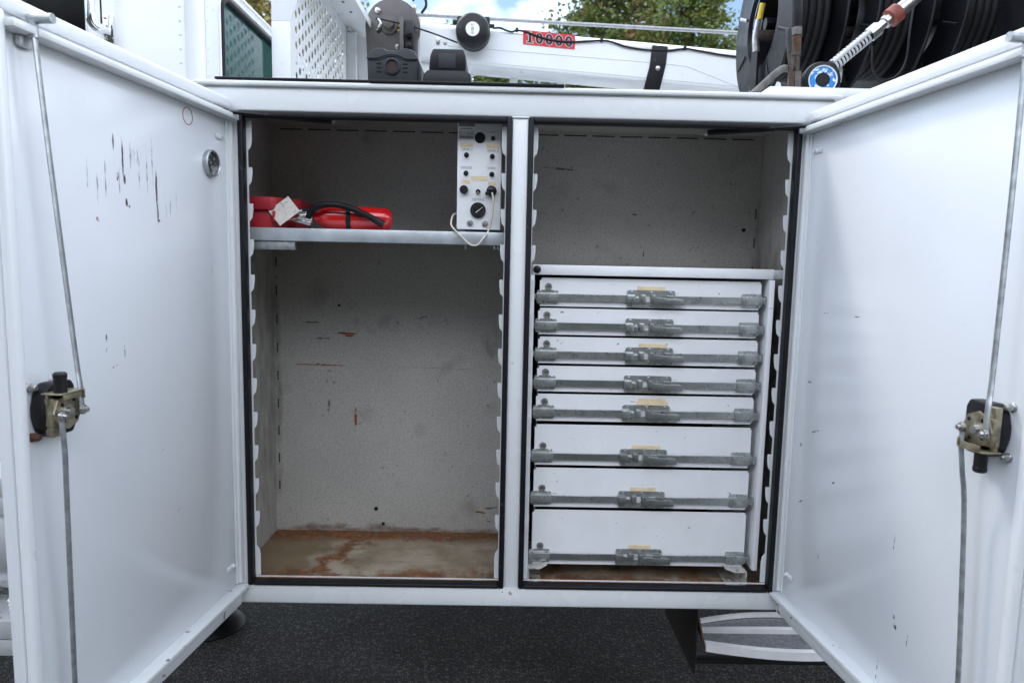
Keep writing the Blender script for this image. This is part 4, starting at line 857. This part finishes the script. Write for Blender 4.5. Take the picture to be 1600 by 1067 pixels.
cr('mast_clamp', MB().box(-0.456, -0.438, 1.35, 1.37, 1.938, 1.962, 0.002), steel)
cr('antenna_hose', MB().tube([(-0.40, 1.36, 2.10), (-0.405, 1.36, 2.02), (-0.395, 1.36, 1.965), (-0.415, 1.36, 1.93)], 0.006, 8), rubber)
cr('antenna_hose', MB().tube([(-0.42, 1.35, 2.05), (-0.435, 1.35, 2.0), (-0.452, 1.35, 1.975)], 0.004, 8), rubber)
cr('wire_rope', MB().tube([(-0.52, 1.48, 1.958), (-0.44, 1.46, 1.957), (0.2, 1.46, 1.938), (1.0, 1.46, 1.915), (1.9, 1.46, 1.885)], 0.0085, 8, 1), cable_grey)
# cord reel
CRc = Vector((-0.190, BY-0.050, 1.852))
k_ = cr('cord_reel', MB().lathe([(0, 0.048), (0.055, 0.048), (0.066, 0.042), (0.0735, 0.030), (0.0745, 0.012), (0.072, 0.0), (0.075, -0.010), (0.072, -0.030), (0.05, -0.045), (0, -0.046)], CRc, (0, -1, 0), 48), black_plastic)
cr('reel_label', MB().lathe([(0.0295, 0.0484), (0.0295, 0.0492), (0, 0.0492)], CRc, (0, -1, 0), 32), decal_white, k_)
lt = text_mesh('7-30 ft', 0.016, 0.0001, lambda c: Vector((CRc.x+c.y*-1, CRc.y-0.0497, CRc.z+c.x*-1))); mesh_part('label_text', lt, ink, k_)
cr('reel_bracket', MB().box(-0.262, -0.118, BY-0.040, BY-0.02, 1.892, 1.925, 0.006).box(-0.280, -0.256, BY-0.045, BY-0.028, 1.888, 1.906, 0.002).box(-0.124, -0.098, BY-0.045, BY-0.028, 1.878, 1.892, 0.002), black_plastic)
cr('pull_cord', MB().tube([(-0.255, BY-0.06, 1.805), (-0.36, BY-0.08, 1.835), (-0.46, BY-0.1, 1.857), (-0.575, 1.24, 1.862)], 0.0035, 8, 4), rubber)
# control cable clipped along the boom
def cb(px, dz): return bp_(px, dz, BY-0.004)
pts = [(-0.105, 1.886), (-0.075, 1.889), (-0.045, 1.878), (-0.02, 1.874), (0.0, 1.880), (0.04, 1.875), (0.09, 1.858), (0.14, 1.845), (0.20, 1.838), (0.26, 1.838), (0.31, 1.842), (0.375, 1.847), (0.42, 1.842), (0.48, 1.824), (0.55, 1.814), (0.615, 1.811), (0.68, 1.812), (0.745, 1.821), (0.80, 1.815), (0.90, 1.800), (1.0, 1.79)]
cr('control_cable', MB().tube([(x_, BY-0.005, z_) for x_, z_ in pts], 0.0045, 8, 4), rubber)
for x_, z_ in ((0.0, 1.886), (0.375, 1.853), (0.745, 1.828)): cr('cable_clip', MB().box(x_-0.006, x_+0.006, BY-0.010, BY+0.004, z_-0.012, z_+0.006, 0.002), black_plastic)
# black rubber wrap with button
bw = MB(); P4 = [bp_(0.602, -0.010, 0), bp_(0.673, -0.010, 0), bp_(0.662, -0.245, 0), bp_(0.592, -0.245, 0)]
bw.prism([(0.600, boom_top(.600)-0.020), (0.670, boom_top(.670)-0.020), (0.664, boom_top(.66)-0.100), (0.640, boom_top(.64)-0.215), (0.568, boom_top(.57)-0.215), (0.592, boom_top(.59)-0.110)], 'y', BY-0.006, BY+0.001, 0.0015)
wr = cr('rubber_wrap', bw, rubber); cr('wrap_button', MB().lathe([(0.010, 0), (0.010, 0.003), (0.005, 0.005), (0, 0.004)], (0.628, BY-0.006, boom_top(.628)-0.118), (0, -1, 0), 16), steel, wr)
# 10000 plate: serif digits with a pale outline
DC0, DC1 = 0.028, 0.258; sl = -0.0607
def dplace(y):
    return lambda c: Vector((c.x, y-c.z, 1.846+c.y+sl*1.25*(c.x-0.143)))
dec = mesh_part('number_plate', curve_mesh([rrect(DC0, DC1, -0.030, 0.030, 0.002, 2)], 0.001, dplace(BY-0.0015)), decal_red, CR)
def digits(grow):
    sp = []; cw = 0.0435; x = DC0+0.030
    one = [(-0.0135, -0.022), (0.0135, -0.022), (0.0135, -0.0165), (0.0065, -0.0165), (0.0065, 0.022), (-0.002, 0.022), (-0.012, 0.0155), (-0.012, 0.011), (-0.0055, 0.0125), (-0.0055, -0.0165), (-0.0135, -0.0165)]
    if grow:
        sp.append([(x-0.0155, -0.0245), (x+0.0155, -0.0245), (x+0.0155, -0.0145), (x+0.0085, -0.0145), (x+0.0085, 0.0245), (x-0.003, 0.0245), (x-0.0142, 0.017), (x-0.0142, 0.0085), (x-0.0075, 0.0100), (x-0.0075, -0.0145), (x-0.0155, -0.0145)])
    else: sp.append([(x+a_, b_) for a_, b_ in one])
    for k in range(4):
        cx = x+cw*(k+1)-0.002
        sp.append(circ(cx, 0, 0.0168+(0.0017 if grow else 0), 0.0228+(0.0018 if grow else 0), 28)); sp.append(circ(cx, 0, 0.0052-(0.0014 if grow else 0), 0.0145-(0.0016 if grow else 0), 20))
    return sp
mesh_part('digit_outline', curve_mesh(digits(True), 0.0004, dplace(BY-0.0030)), decal_white, dec)
mesh_part('digit', curve_mesh(digits(False), 0.0004, dplace(BY-0.0040)), decal_black, dec)

# ================================================================== HEADACHE RACK and CAB
HR = thing('cab_guard', (-0.8, 1.0, 0.25), 'white cab guard of perforated sheet with an overhanging hood', 'cab guard')
hr_ = lambda nm, mb, mm=paint: mb.build(nm, mm, HR)
GX = -0.800; GY0, GY1 = 0.765, 1.665
hr_('post', MB().box(-0.864, GX, GY0-0.007, GY0, 1.0, 1.684, 0.001).box(-0.864, GX-0.002, GY0+0.0005, GY0+0.06, 1.0, 1.6835))
hr_('upper_post', MB().prism([(-0.864, 1.6855), (GX, 1.6855), (-0.745, 1.83), (-0.640, 1.90), (-0.640, 2.12), (-0.864, 2.12)], 'y', GY0-0.006, GY0-0.001))
holes = []; pz = 0.053; py = 0.0415
for i in range(21):
    for j in range(14):
        cy_ = GY0+0.065+py*i; cz_ = 1.36+pz*j+(pz/2 if i % 2 else 0)
        if 1.34 < cz_ < 1.905 and cy_ < GY1-0.09: holes.append(circ(cy_, cz_, 0.0150, 0.0150, 12))
me = curve_mesh([[(GY0+0.001, 1.0), (GY1, 1.0), (GY1, 1.955), (GY0+0.001, 1.955)]]+holes, 0.0015, lambda c: Vector((GX-c.z, c.x, c.y)))
mesh_part('perforated_sheet', me, paint, HR)
hr_('hood', MB().prism([(GX-0.004, 1.9560), (GX-0.004, 1.9600), (-0.632, 1.884), (-0.632, 1.880)], 'y', GY0, GY1-0.006))
hr_('hood_lip', MB().prism([(-0.6315, 1.856), (-0.6275, 1.856), (-0.6275, 1.8835), (-0.6315, 1.8855)], 'y', GY0, GY1-0.006))
hr_('end_panel', MB().prism([(GX+0.002, 1.0), (-0.71, 1.0), (-0.692, 1.72), (-0.632, 1.862), (-0.632, 1.879), (GX+0.002, 1.952)], 'y', GY1-0.0055, GY1))
hr_('end_post', MB().box(GX+0.002, -0.755, GY1-0.05, GY1-0.006, 1.0, 1.925, 0.002))
for x_, y_ in ((-0.74, 1.08), (-0.72, 1.22), (-0.71, 1.32)):
    z_ = 1.9560-(x_-GX)*0.452; hr_('hood_hole', MB().cyl((x_, y_, z_-0.003), (x_, y_, z_-0.0005), 0.007, seg=14), void)

TC = thing('truck_cab', (-1.6, 1.3, GZ), 'white truck cab with dark side window and rubber-edged rear window', 'truck cab')
tc_ = lambda nm, mb, mm=paint, p=None: mb.build(nm, mm, p or TC)
CX, CY, CY2 = -1.0, 0.49, 2.3
# side wall in pieces round the window opening, rounded rear corner
tc_('side_wall', MB().box(-1.345, -1.045, CY, CY+0.03, 0.15, 1.775, 0.001))
tc_('side_wall', MB().box(-3.2, -1.3452, CY, CY+0.03, 0.15, 1.30))
tc_('pillar', MB().box(-2.6, -2.45, CY, CY+0.03, 1.3005, 1.775)); tc_('roof_edge', MB().box(-2.6, -1.3452, CY+.0005, CY+0.03, 1.70, 1.775))
mb = MB(); cn = []
for z_ in (0.15, 1.775):
    cn.append([mb.bm.verts.new((-1.045+0.045*math.sin(R(a_)), CY+0.045-0.045*math.cos(R(a_)), z_)) for a_ in range(0, 91, 10)])
for k in range(9): mb.bm.faces.new((cn[0][k], cn[0][k+1], cn[1][k+1], cn[1][k]))
tc_('corner_panel', mb)
# rear wall with the window opening
wy0, wy1, wz0, wz1 = 0.655, 1.95, 1.30, 1.735
me = curve_mesh([[(CY+0.0455, 0.15), (CY2, 0.15), (CY2, 1.775), (CY+0.0455, 1.775)], rrect(wy0, wy1, wz0, wz1, 0.06)], 0.002, lambda c: Vector((CX-c.z, c.x, c.y)))
mesh_part('rear_wall', me, paint, TC)
rw = mesh_part('rear_window', curve_mesh([rrect(wy0+0.004, wy1-0.004, wz0+0.004, wz1-0.004, 0.056)], 0.002, lambda c: Vector((CX-0.008-c.z, c.x, c.y))), glass, TC)
for gr, hw_, m_ in ((0.006, 0.012, rubber),):
    loop = rrect(wy0+0.004, wy1-0.004, wz0+0.004, wz1-0.004, 0.056, 8); loop = loop+[loop[0], loop[1]]
    tc_('window_gasket', MB().tube([(CX+0.002, a_, b_) for a_, b_ in loop], 0.0105, 10, 1), rubber, rw)
tc_('window_trim', MB().tube([(CX+0.003, a_, b_) for a_, b_ in (lambda l: l+[l[0], l[1]])(rrect(wy0-0.016, wy1+0.016, wz0-0.016, wz1+0.016, 0.07, 8))], 0.006, 8, 1), paint, rw)
tc_('cab_floor', MB().box(-3.2, -1.01, CY+0.031, CY2, 0.15, 0.20), chassis_m); tc_('cab_roof', MB().box(-2.6, -1.0, CY, CY2, 1.7755, 1.800, 0.012, 3)); tc_('far_wall', MB().box(-3.2, -1.01, CY2-0.03, CY2-0.004, 0.2, 1.76), void)
tc_('interior_lining', MB().box(-1.35, -1.342, CY+0.031, CY2-0.04, 0.2, 1.76).box(-2.4, -2.39, CY+0.031, CY2-0.04, 0.2, 1.76), void)
tc_('window_seal', MB().box(-1.3500, -1.3452, CY-0.002, CY+0.02, 1.3005, 1.70, 0.001), paint)
tc_('door_gap', MB().box(-1.3035, -1.2985, CY-0.0008, CY+0.002, 1.575, 1.74), rubber)
gh = tc_('grab_handle', MB().tube([(-1.297, CY-0.055, 1.74), (-1.299, CY-0.060, 1.60), (-1.299, CY-0.058, 1.565), (-1.290, CY-0.040, 1.548), (-1.279, CY-0.006, 1.548)], 0.0125, 16, 6), chrome)
tc_('handle_plate', MB().box(-1.292, -1.262, CY-0.006, CY-0.0003, 1.515, 1.600, 0.002), chrome, gh)
for z_ in (1.527, 1.590): tc_('plate_screw', MB().lathe([(0.005, 0), (0.004, 0.003), (0, 0.004)], (-1.285, CY-0.006, z_), (0, -1, 0), 12), steel, gh)
for k in range(9): tc_('rivet', MB().lathe([(0.0042, 0), (0.003, 0.0018), (0, 0.0022)], (CX+0.0015+0.0005, CY+0.060, 1.36+0.042*k), (1, 0, 0), 10), paint)
for k in range(9): tc_('rivet', MB().lathe([(0.0042, 0), (0.003, 0.0018), (0, 0.0022)], (-1.058, CY, 1.38+0.042*k), (0, -1, 0), 10), paint)

# fuel tank and its tread step, behind the left door
FT = thing('fuel_tank', (-1.9, 0.5, -0.25), 'polished aluminium fuel tank beside the cab behind the left door', 'fuel tank')
MB().lathe([(0, 0), (0.20, 0.0), (0.215, 0.02), (0.215, 0.74), (0.20, 0.76), (0, 0.76)], (-2.28, 0.50, -0.035), (1, 0, 0), 48).build('tank_shell', alu, FT)
MB().lathe([(0.2165, 0.0), (0.219, 0.001), (0.219, 0.06), (0.2165, 0.061)], (-1.70, 0.50, -0.035), (1, 0, 0), 48).build('tank_strap', steel, FT)
def tread_step(z, label):
    T = thing('tread_step', (-1.9, 0.4, z-0.05), label, 'step', 'tread steps by the fuel tank')
    MB().box(-2.3, -1.518, 0.262, 0.268, z-0.06, z, 0.002).build('riser', alu, T); 
    holes = [circ(-1.54-0.045*i-(0.022 if j % 2 else 0), 0.285+0.028*j, 0.011, 0.008, 6) for i in range(15) for j in range(5)]
    mesh_part('tread', curve_mesh([[(-2.3, 0.2685), (-1.518, 0.2685), (-1.518, 0.43), (-2.3, 0.43)]]+holes, 0.002, lambda c: Vector((c.x, c.y, z-0.003+c.z))), alu, T)
    tm = MB()
    for i in range(15):
        for j in range(5):
            tm.prism([(-1.54-0.045*i-(0.022 if j % 2 else 0)+0.011, z-0.001), (-1.54-0.045*i-(0.022 if j % 2 else 0)+0.004, z+0.008), (-1.54-0.045*i-(0.022 if j % 2 else 0)-0.003, z-0.001)], 'y', 0.277+0.028*j, 0.279+0.028*j)
    tm.build('grip_teeth', alu, T)
    MB().box(-2.3, -1.520, 0.264, 0.270, z-0.115, z-0.064, 0.002).build('lower_riser', alu, T)
tread_step(-0.262, 'lower toothed aluminium step below the fuel tank'); tread_step(0.19, 'upper toothed aluminium step above the fuel tank')

# ================================================================== UNDER THE BODY
BD = thing('truck_bed', (0, 1.2, -0.1), 'truck bed and frame rails behind and under the cabinet', 'truck bed')
MB().box(-0.98, 3.2, YB+0.06, 2.2, 0.10, 0.22).build('deck', paint, BD)
for y_ in (0.95, 1.60): MB().box(-3.2, 3.2, y_, y_+0.09, -0.18, 0.095).build('frame_rail', chassis_m, BD)
MB().box(-0.95, -0.80, 0.55, 2.1, -0.15, 0.098).build('cross_beam', chassis_m, BD)
MB().box(-0.98, 3.2, 1.78, 2.24, -0.30, 0.0995).box(-0.98, 3.2, 1.78, 2.24, 0.2205, 1.18, 0.01).build('far_side_box', paint, BD)  # far half of the body, unseen, added to block light reaching the ground from behind
for x_, y_ in ((2.1, 1.80), (2.1, 0.02), (-2.9, 0.5)):
    MB().lathe([(0.20, 0.02), (0.36, 0.0), (0.44, 0.02), (0.47, 0.06), (0.47, 0.22), (0.44, 0.26), (0.36, 0.28), (0.20, 0.26)], (x_, y_, GZ+0.47), (0, 1, 0), 48).build('wheel', rubber, BD)
# stabiliser foot
JF = thing('stabiliser_foot', (-1.25, 1.10, GZ), 'black round stabiliser foot on the asphalt beside the left door bottom', 'foot')
MB().lathe([(0, 0), (0.135, 0.0), (0.14, 0.008), (0.135, 0.016), (0.09, 0.05), (0.05, 0.06), (0.05, 0.13), (0, 0.13)], (-1.285, 1.10, GZ+0.002), (0, 0, 1), 40).build('pad', foot_black, JF)
MB().cyl((-1.285, 1.10, GZ+0.13), (-1.285, 1.10, -0.05), 0.038).build('leg_tube', steel, JF)
# mud flap and step bars
MF = tag(MB().box(0.600, 0.608, 0.32, 0.70, -0.440, -0.08, 0.002).build('mud_flap', mudrub, base=(0.58, 0.4, -0.46)), 'rust-brown black mud flap hanging below the right compartment', 'mud flap')
SB = thing('folding_step', (0.9, 0.3, -0.40), 'white metal double step with curved bars below the right door', 'step')
step_paint = mat('step_white', (0.82, 0.81, 0.81), 0.3, metal=0.1, var=0.12, vscale=10, bump=0.08, bscale=60, speck=[(40, 0.72, 0.80, (0.3, 0.27, 0.25), 0.5)])
def arcpts(x0, x1, y0, sag, z0, z1, n=12):
    return [(x0+(x1-x0)*k/n, y0-sag*math.sin(math.pi*(0.06+0.88*k/n)), z0+(z1-z0)*k/n) for k in range(n+1)]
def bar(pts, h, th):
    b = MB(); f_ = []
    for x_, y_, z_ in pts: f_.append([b.bm.verts.new(p) for p in ((x_, y_, z_+h/2), (x_, y_, z_-h/2), (x_, y_+th, z_-h/2), (x_, y_+th, z_+h/2))])
    for p, q_ in zip(f_[:-1], f_[1:]):
        for k in range(4): b.bm.faces.new((p[k], p[(k+1) % 4], q_[(k+1) % 4], q_[k]))
    b.bm.faces.new(f_[0]); b.bm.faces.new(list(reversed(f_[-1])))
    return b
bar(arcpts(0.632, 1.22, 0.31, 0.055, -0.338, -0.340), 0.028, 0.02).build('lower_front_bar', step_paint, SB)
bar(arcpts(0.640, 1.22, 0.405, -0.012, -0.352, -0.352), 0.024, 0.02).build('upper_front_bar', step_paint, SB)
bar(arcpts(0.640, 1.22, 0.46, -0.07, -0.352, -0.350), 0.012, 0.015).build('rear_bar', step_paint, SB)
tread = mat('step_mesh', (0.24, 0.245, 0.26), 0.5, metal=0.3, var=0.3, vscale=80, bump=0.8, bscale=260)
pl = [(x_, y_) for x_, y_, z_ in arcpts(0.636, 1.22, 0.318, 0.05, 0, 0)]+[(1.22, 0.40), (0.642, 0.40)]
MB().prism(pl, 'z', -0.350, -0.346).build('lower_tread', tread, SB)
pl = [(0.642, 0.428)]+[(x_, y_) for x_, y_, z_ in arcpts(0.642, 1.22, 0.458, -0.068, 0, 0)]+[(1.22, 0.428)]
MB().prism(pl, 'z', -0.362, -0.358).build('upper_tread', tread, SB)
MB().prism([(0.30, -0.345), (0.42, -0.31), (0.50, -0.27), (0.50, -0.16), (0.46, -0.16), (0.38, -0.28)], 'x', 0.626, 0.6315).build('hanger', rusty, SB)
MB().box(0.66, 0.70, 0.56, 0.60, -0.27, -0.06).build('hanger_strut', rusty, SB)
tag(MB().box(0.66, 1.9, 0.55, 0.60, -0.548, -0.535, 0.004).build('lower_crossbar', chassis_m, base=(1.2, 0.57, -0.55)), 'dark horizontal bar low behind the white step', 'bar')

# ================================================================== TREES
leafm = bpy.data.materials.new('leaves'); leafm.use_nodes = True
def build_leaf(M, tones):
    t = M.node_tree; N = t.nodes; lk = t.links.new; N.clear()
    out = N.new('ShaderNodeOutputMaterial'); mx = N.new('ShaderNodeMixShader'); df = N.new('ShaderNodeBsdfPrincipled'); tr = N.new('ShaderNodeBsdfTranslucent')
    tc = N.new('ShaderNodeTexCoord'); n1 = N.new('ShaderNodeTexNoise'); n1.inputs['Scale'].default_value = 0.9; n1.inputs['Detail'].default_value = 3
    n2 = N.new('ShaderNodeTexWhiteNoise'); n2.noise_dimensions = '3D'; vm = N.new('ShaderNodeVectorMath'); vm.operation = 'SNAP'; vm.inputs[1].default_value = (0.14, 0.14, 0.14)
    lk(tc.outputs['Object'], n1.inputs['Vector']); lk(tc.outputs['Object'], vm.inputs[0]); lk(vm.outputs[0], n2.inputs['Vector'])
    ad = N.new('ShaderNodeMath'); ad.operation = 'MULTIPLY_ADD'; ad.inputs[1].default_value = 0.35; lk(n2.outputs['Value'], ad.inputs[0]); lk(n1.outputs['Fac'], ad.inputs[2])
    cr_ = N.new('ShaderNodeValToRGB'); lk(ad.outputs[0], cr_.inputs['Fac'])
    el = cr_.color_ramp.elements; el[0].position = 0.30; el[0].color = (*tones[0], 1); el[1].position = 0.95; el[1].color = (*tones[3], 1)
    e = el.new(0.55); e.color = (*tones[1], 1); e = el.new(0.82); e.color = (*tones[2], 1)
    lk(cr_.outputs['Color'], df.inputs['Base Color']); df.inputs['Roughness'].default_value = 0.55; lk(cr_.outputs['Color'], tr.inputs['Color'])
    mx.inputs['Fac'].default_value = 0.38; lk(df.outputs[0], mx.inputs[1]); lk(tr.outputs[0], mx.inputs[2]); lk(mx.outputs[0], out.inputs['Surface'])
build_leaf(leafm, [(0.025, 0.05, 0.014), (0.08, 0.125, 0.028), (0.20, 0.24, 0.06), (0.24, 0.09, 0.04)])
leafy = bpy.data.materials.new('yellowing_leaves'); leafy.use_nodes = True
build_leaf(leafy, [(0.08, 0.085, 0.025), (0.20, 0.19, 0.055), (0.36, 0.31, 0.11), (0.32, 0.16, 0.07)])
bark = mat('bark', (0.12, 0.09, 0.065), 0.9, var=0.3, vscale=4, bump=0.6, bscale=12)
def tree(x, y, h, rx, rz, label, lm, seed, clumps=150, per=70, leaf=0.10, shape=None):
    r = random.Random(seed); T = thing('leafy_tree', (x, y, GZ), label, 'tree', 'trees behind the truck')
    cz = GZ+h-rz; mb = MB()
    mb.sweep([((x, y, GZ-0.1), 0.24), ((x+0.05, y, GZ+1.0), 0.19), ((x-0.03, y, cz-rz*0.4), 0.14), ((x, y, cz+rz*0.5), 0.04)], 10)
    vs, fs = [], []; cs = []
    for k in range(clumps):
        while True:
            p = Vector((r.uniform(-1, 1), r.uniform(-1, 1), r.uniform(-1, 1)))
            if 0.25 < p.length < 1: break
        p = p*(0.75+0.25*r.random())
        tap = 1-0.35*max(p.z, 0)
        c = Vector((x+p.x*rx*tap, y+p.y*rx*tap, cz+p.z*rz)); cs.append(c)
        cr0 = r.uniform(0.28, 0.62)*rx/2.6
        for j in range(per):
            d = Vector((r.gauss(0, 1), r.gauss(0, 1), r.gauss(0, 0.75)))*cr0*0.55
            q_ = c+d; a_ = Vector((r.gauss(0, 1), r.gauss(0, 1), r.gauss(0, 0.6))).normalized(); b_ = a_.cross(Vector((r.gauss(0, 1), r.gauss(0, 1), r.gauss(0, 1)))).normalized()
            l_ = leaf*r.uniform(0.6, 1.25); i0 = len(vs)
            vs += [q_-a_*l_*0.5, q_+b_*l_*0.3, q_+a_*l_*0.5, q_-b_*l_*0.3]; fs.append((i0, i0+1, i0+2, i0+3))
    for c in cs[::6]:
        s0 = Vector((x, y, max(GZ+1.6, cz-rz*0.5+(c.z-cz)*0.4))); mb.sweep([(s0, 0.06), (s0.lerp(c, 0.5)+Vector((0, 0, 0.1)), 0.035), (c, 0.012)], 6)
    mb.build('trunk', bark, T)
    me = bpy.data.meshes.new('crown'); me.from_pydata([v-ORG[T] for v in vs], [], fs); me.materials.append(lm)
    o = bpy.data.objects.new('crown', me); COL.objects.link(o); o.parent = T; ORG[o] = ORG[T]
    return T
tree(2.9, 19.0, 11.6, 2.4, 4.2, 'dense green tree directly above the crane boom, right of the 10000 plate', leafm, 11, 260, 85, 0.16)
tree(5.6, 20.0, 11.2, 2.1, 4.0, 'broad green tree seen left of the hose reels', leafm, 12, 240, 85, 0.16)
tree(1.2, 23.0, 10.4, 1.3, 3.6, 'slim green tree showing above the 10000 plate', leafm, 13, 90, 70, 0.14)
tree(-2.0, 24.0, 10.6, 2.4, 3.8, 'yellowing tree above the winch and cord reel', leafy, 14, 170, 70, 0.14)
tree(-6.3, 18.0, 11.6, 2.9, 4.8, 'brownish tree showing between cab and cab guard', leafy, 15, 330, 80, 0.17)
tree(-0.5, 22.5, 8.7, 1.7, 3.2, 'low green tree seen through the first slot under the boom', leafm, 16, 330, 80, 0.17)
tree(2.3, 23.5, 8.5, 1.8, 3.0, 'low green tree behind the boom below the 10000 plate', leafm, 17, 330, 80, 0.17)
light_block_leaf = mat('light_block_foliage', (0.045, 0.06, 0.028), 0.7, var=0.4, vscale=1.5)
# unseen belt of dark foliage behind the camera, added to block low sky light
r = random.Random(5); vs, fs = [], []
for k in range(5200):
    x_ = r.uniform(-26, 26); d_ = abs(r.gauss(0, 1))
    y_ = -9.5-0.02*x_*x_*-1*0-1.6*r.random(); h_ = 6.6+0.9*math.sin(x_*0.9)+0.6*math.sin(x_*2.3+1)
    z_ = GZ+h_*r.random()**0.8
    q_ = Vector((x_, y_, z_)); a_ = Vector((r.gauss(0, 1), r.gauss(0, 1), r.gauss(0, 1))).normalized(); b_ = a_.cross(Vector((r.gauss(0, 1), r.gauss(0, 1), r.gauss(0, 1)))).normalized(); l_ = r.uniform(0.3, 0.7); i0 = len(vs)
    vs += [q_-a_*l_, q_+b_*l_*0.6, q_+a_*l_, q_-b_*l_*0.6]; fs.append((i0, i0+1, i0+2, i0+3))
me = bpy.data.meshes.new('light_block_belt'); me.from_pydata(vs, [], fs); me.materials.append(light_block_leaf)
o = bpy.data.objects.new('light_block_belt', me); COL.objects.link(o); o['kind'] = 'stuff'; o['label'] = 'unseen belt of dark foliage added behind the camera to block low sky light'; o['category'] = 'trees'
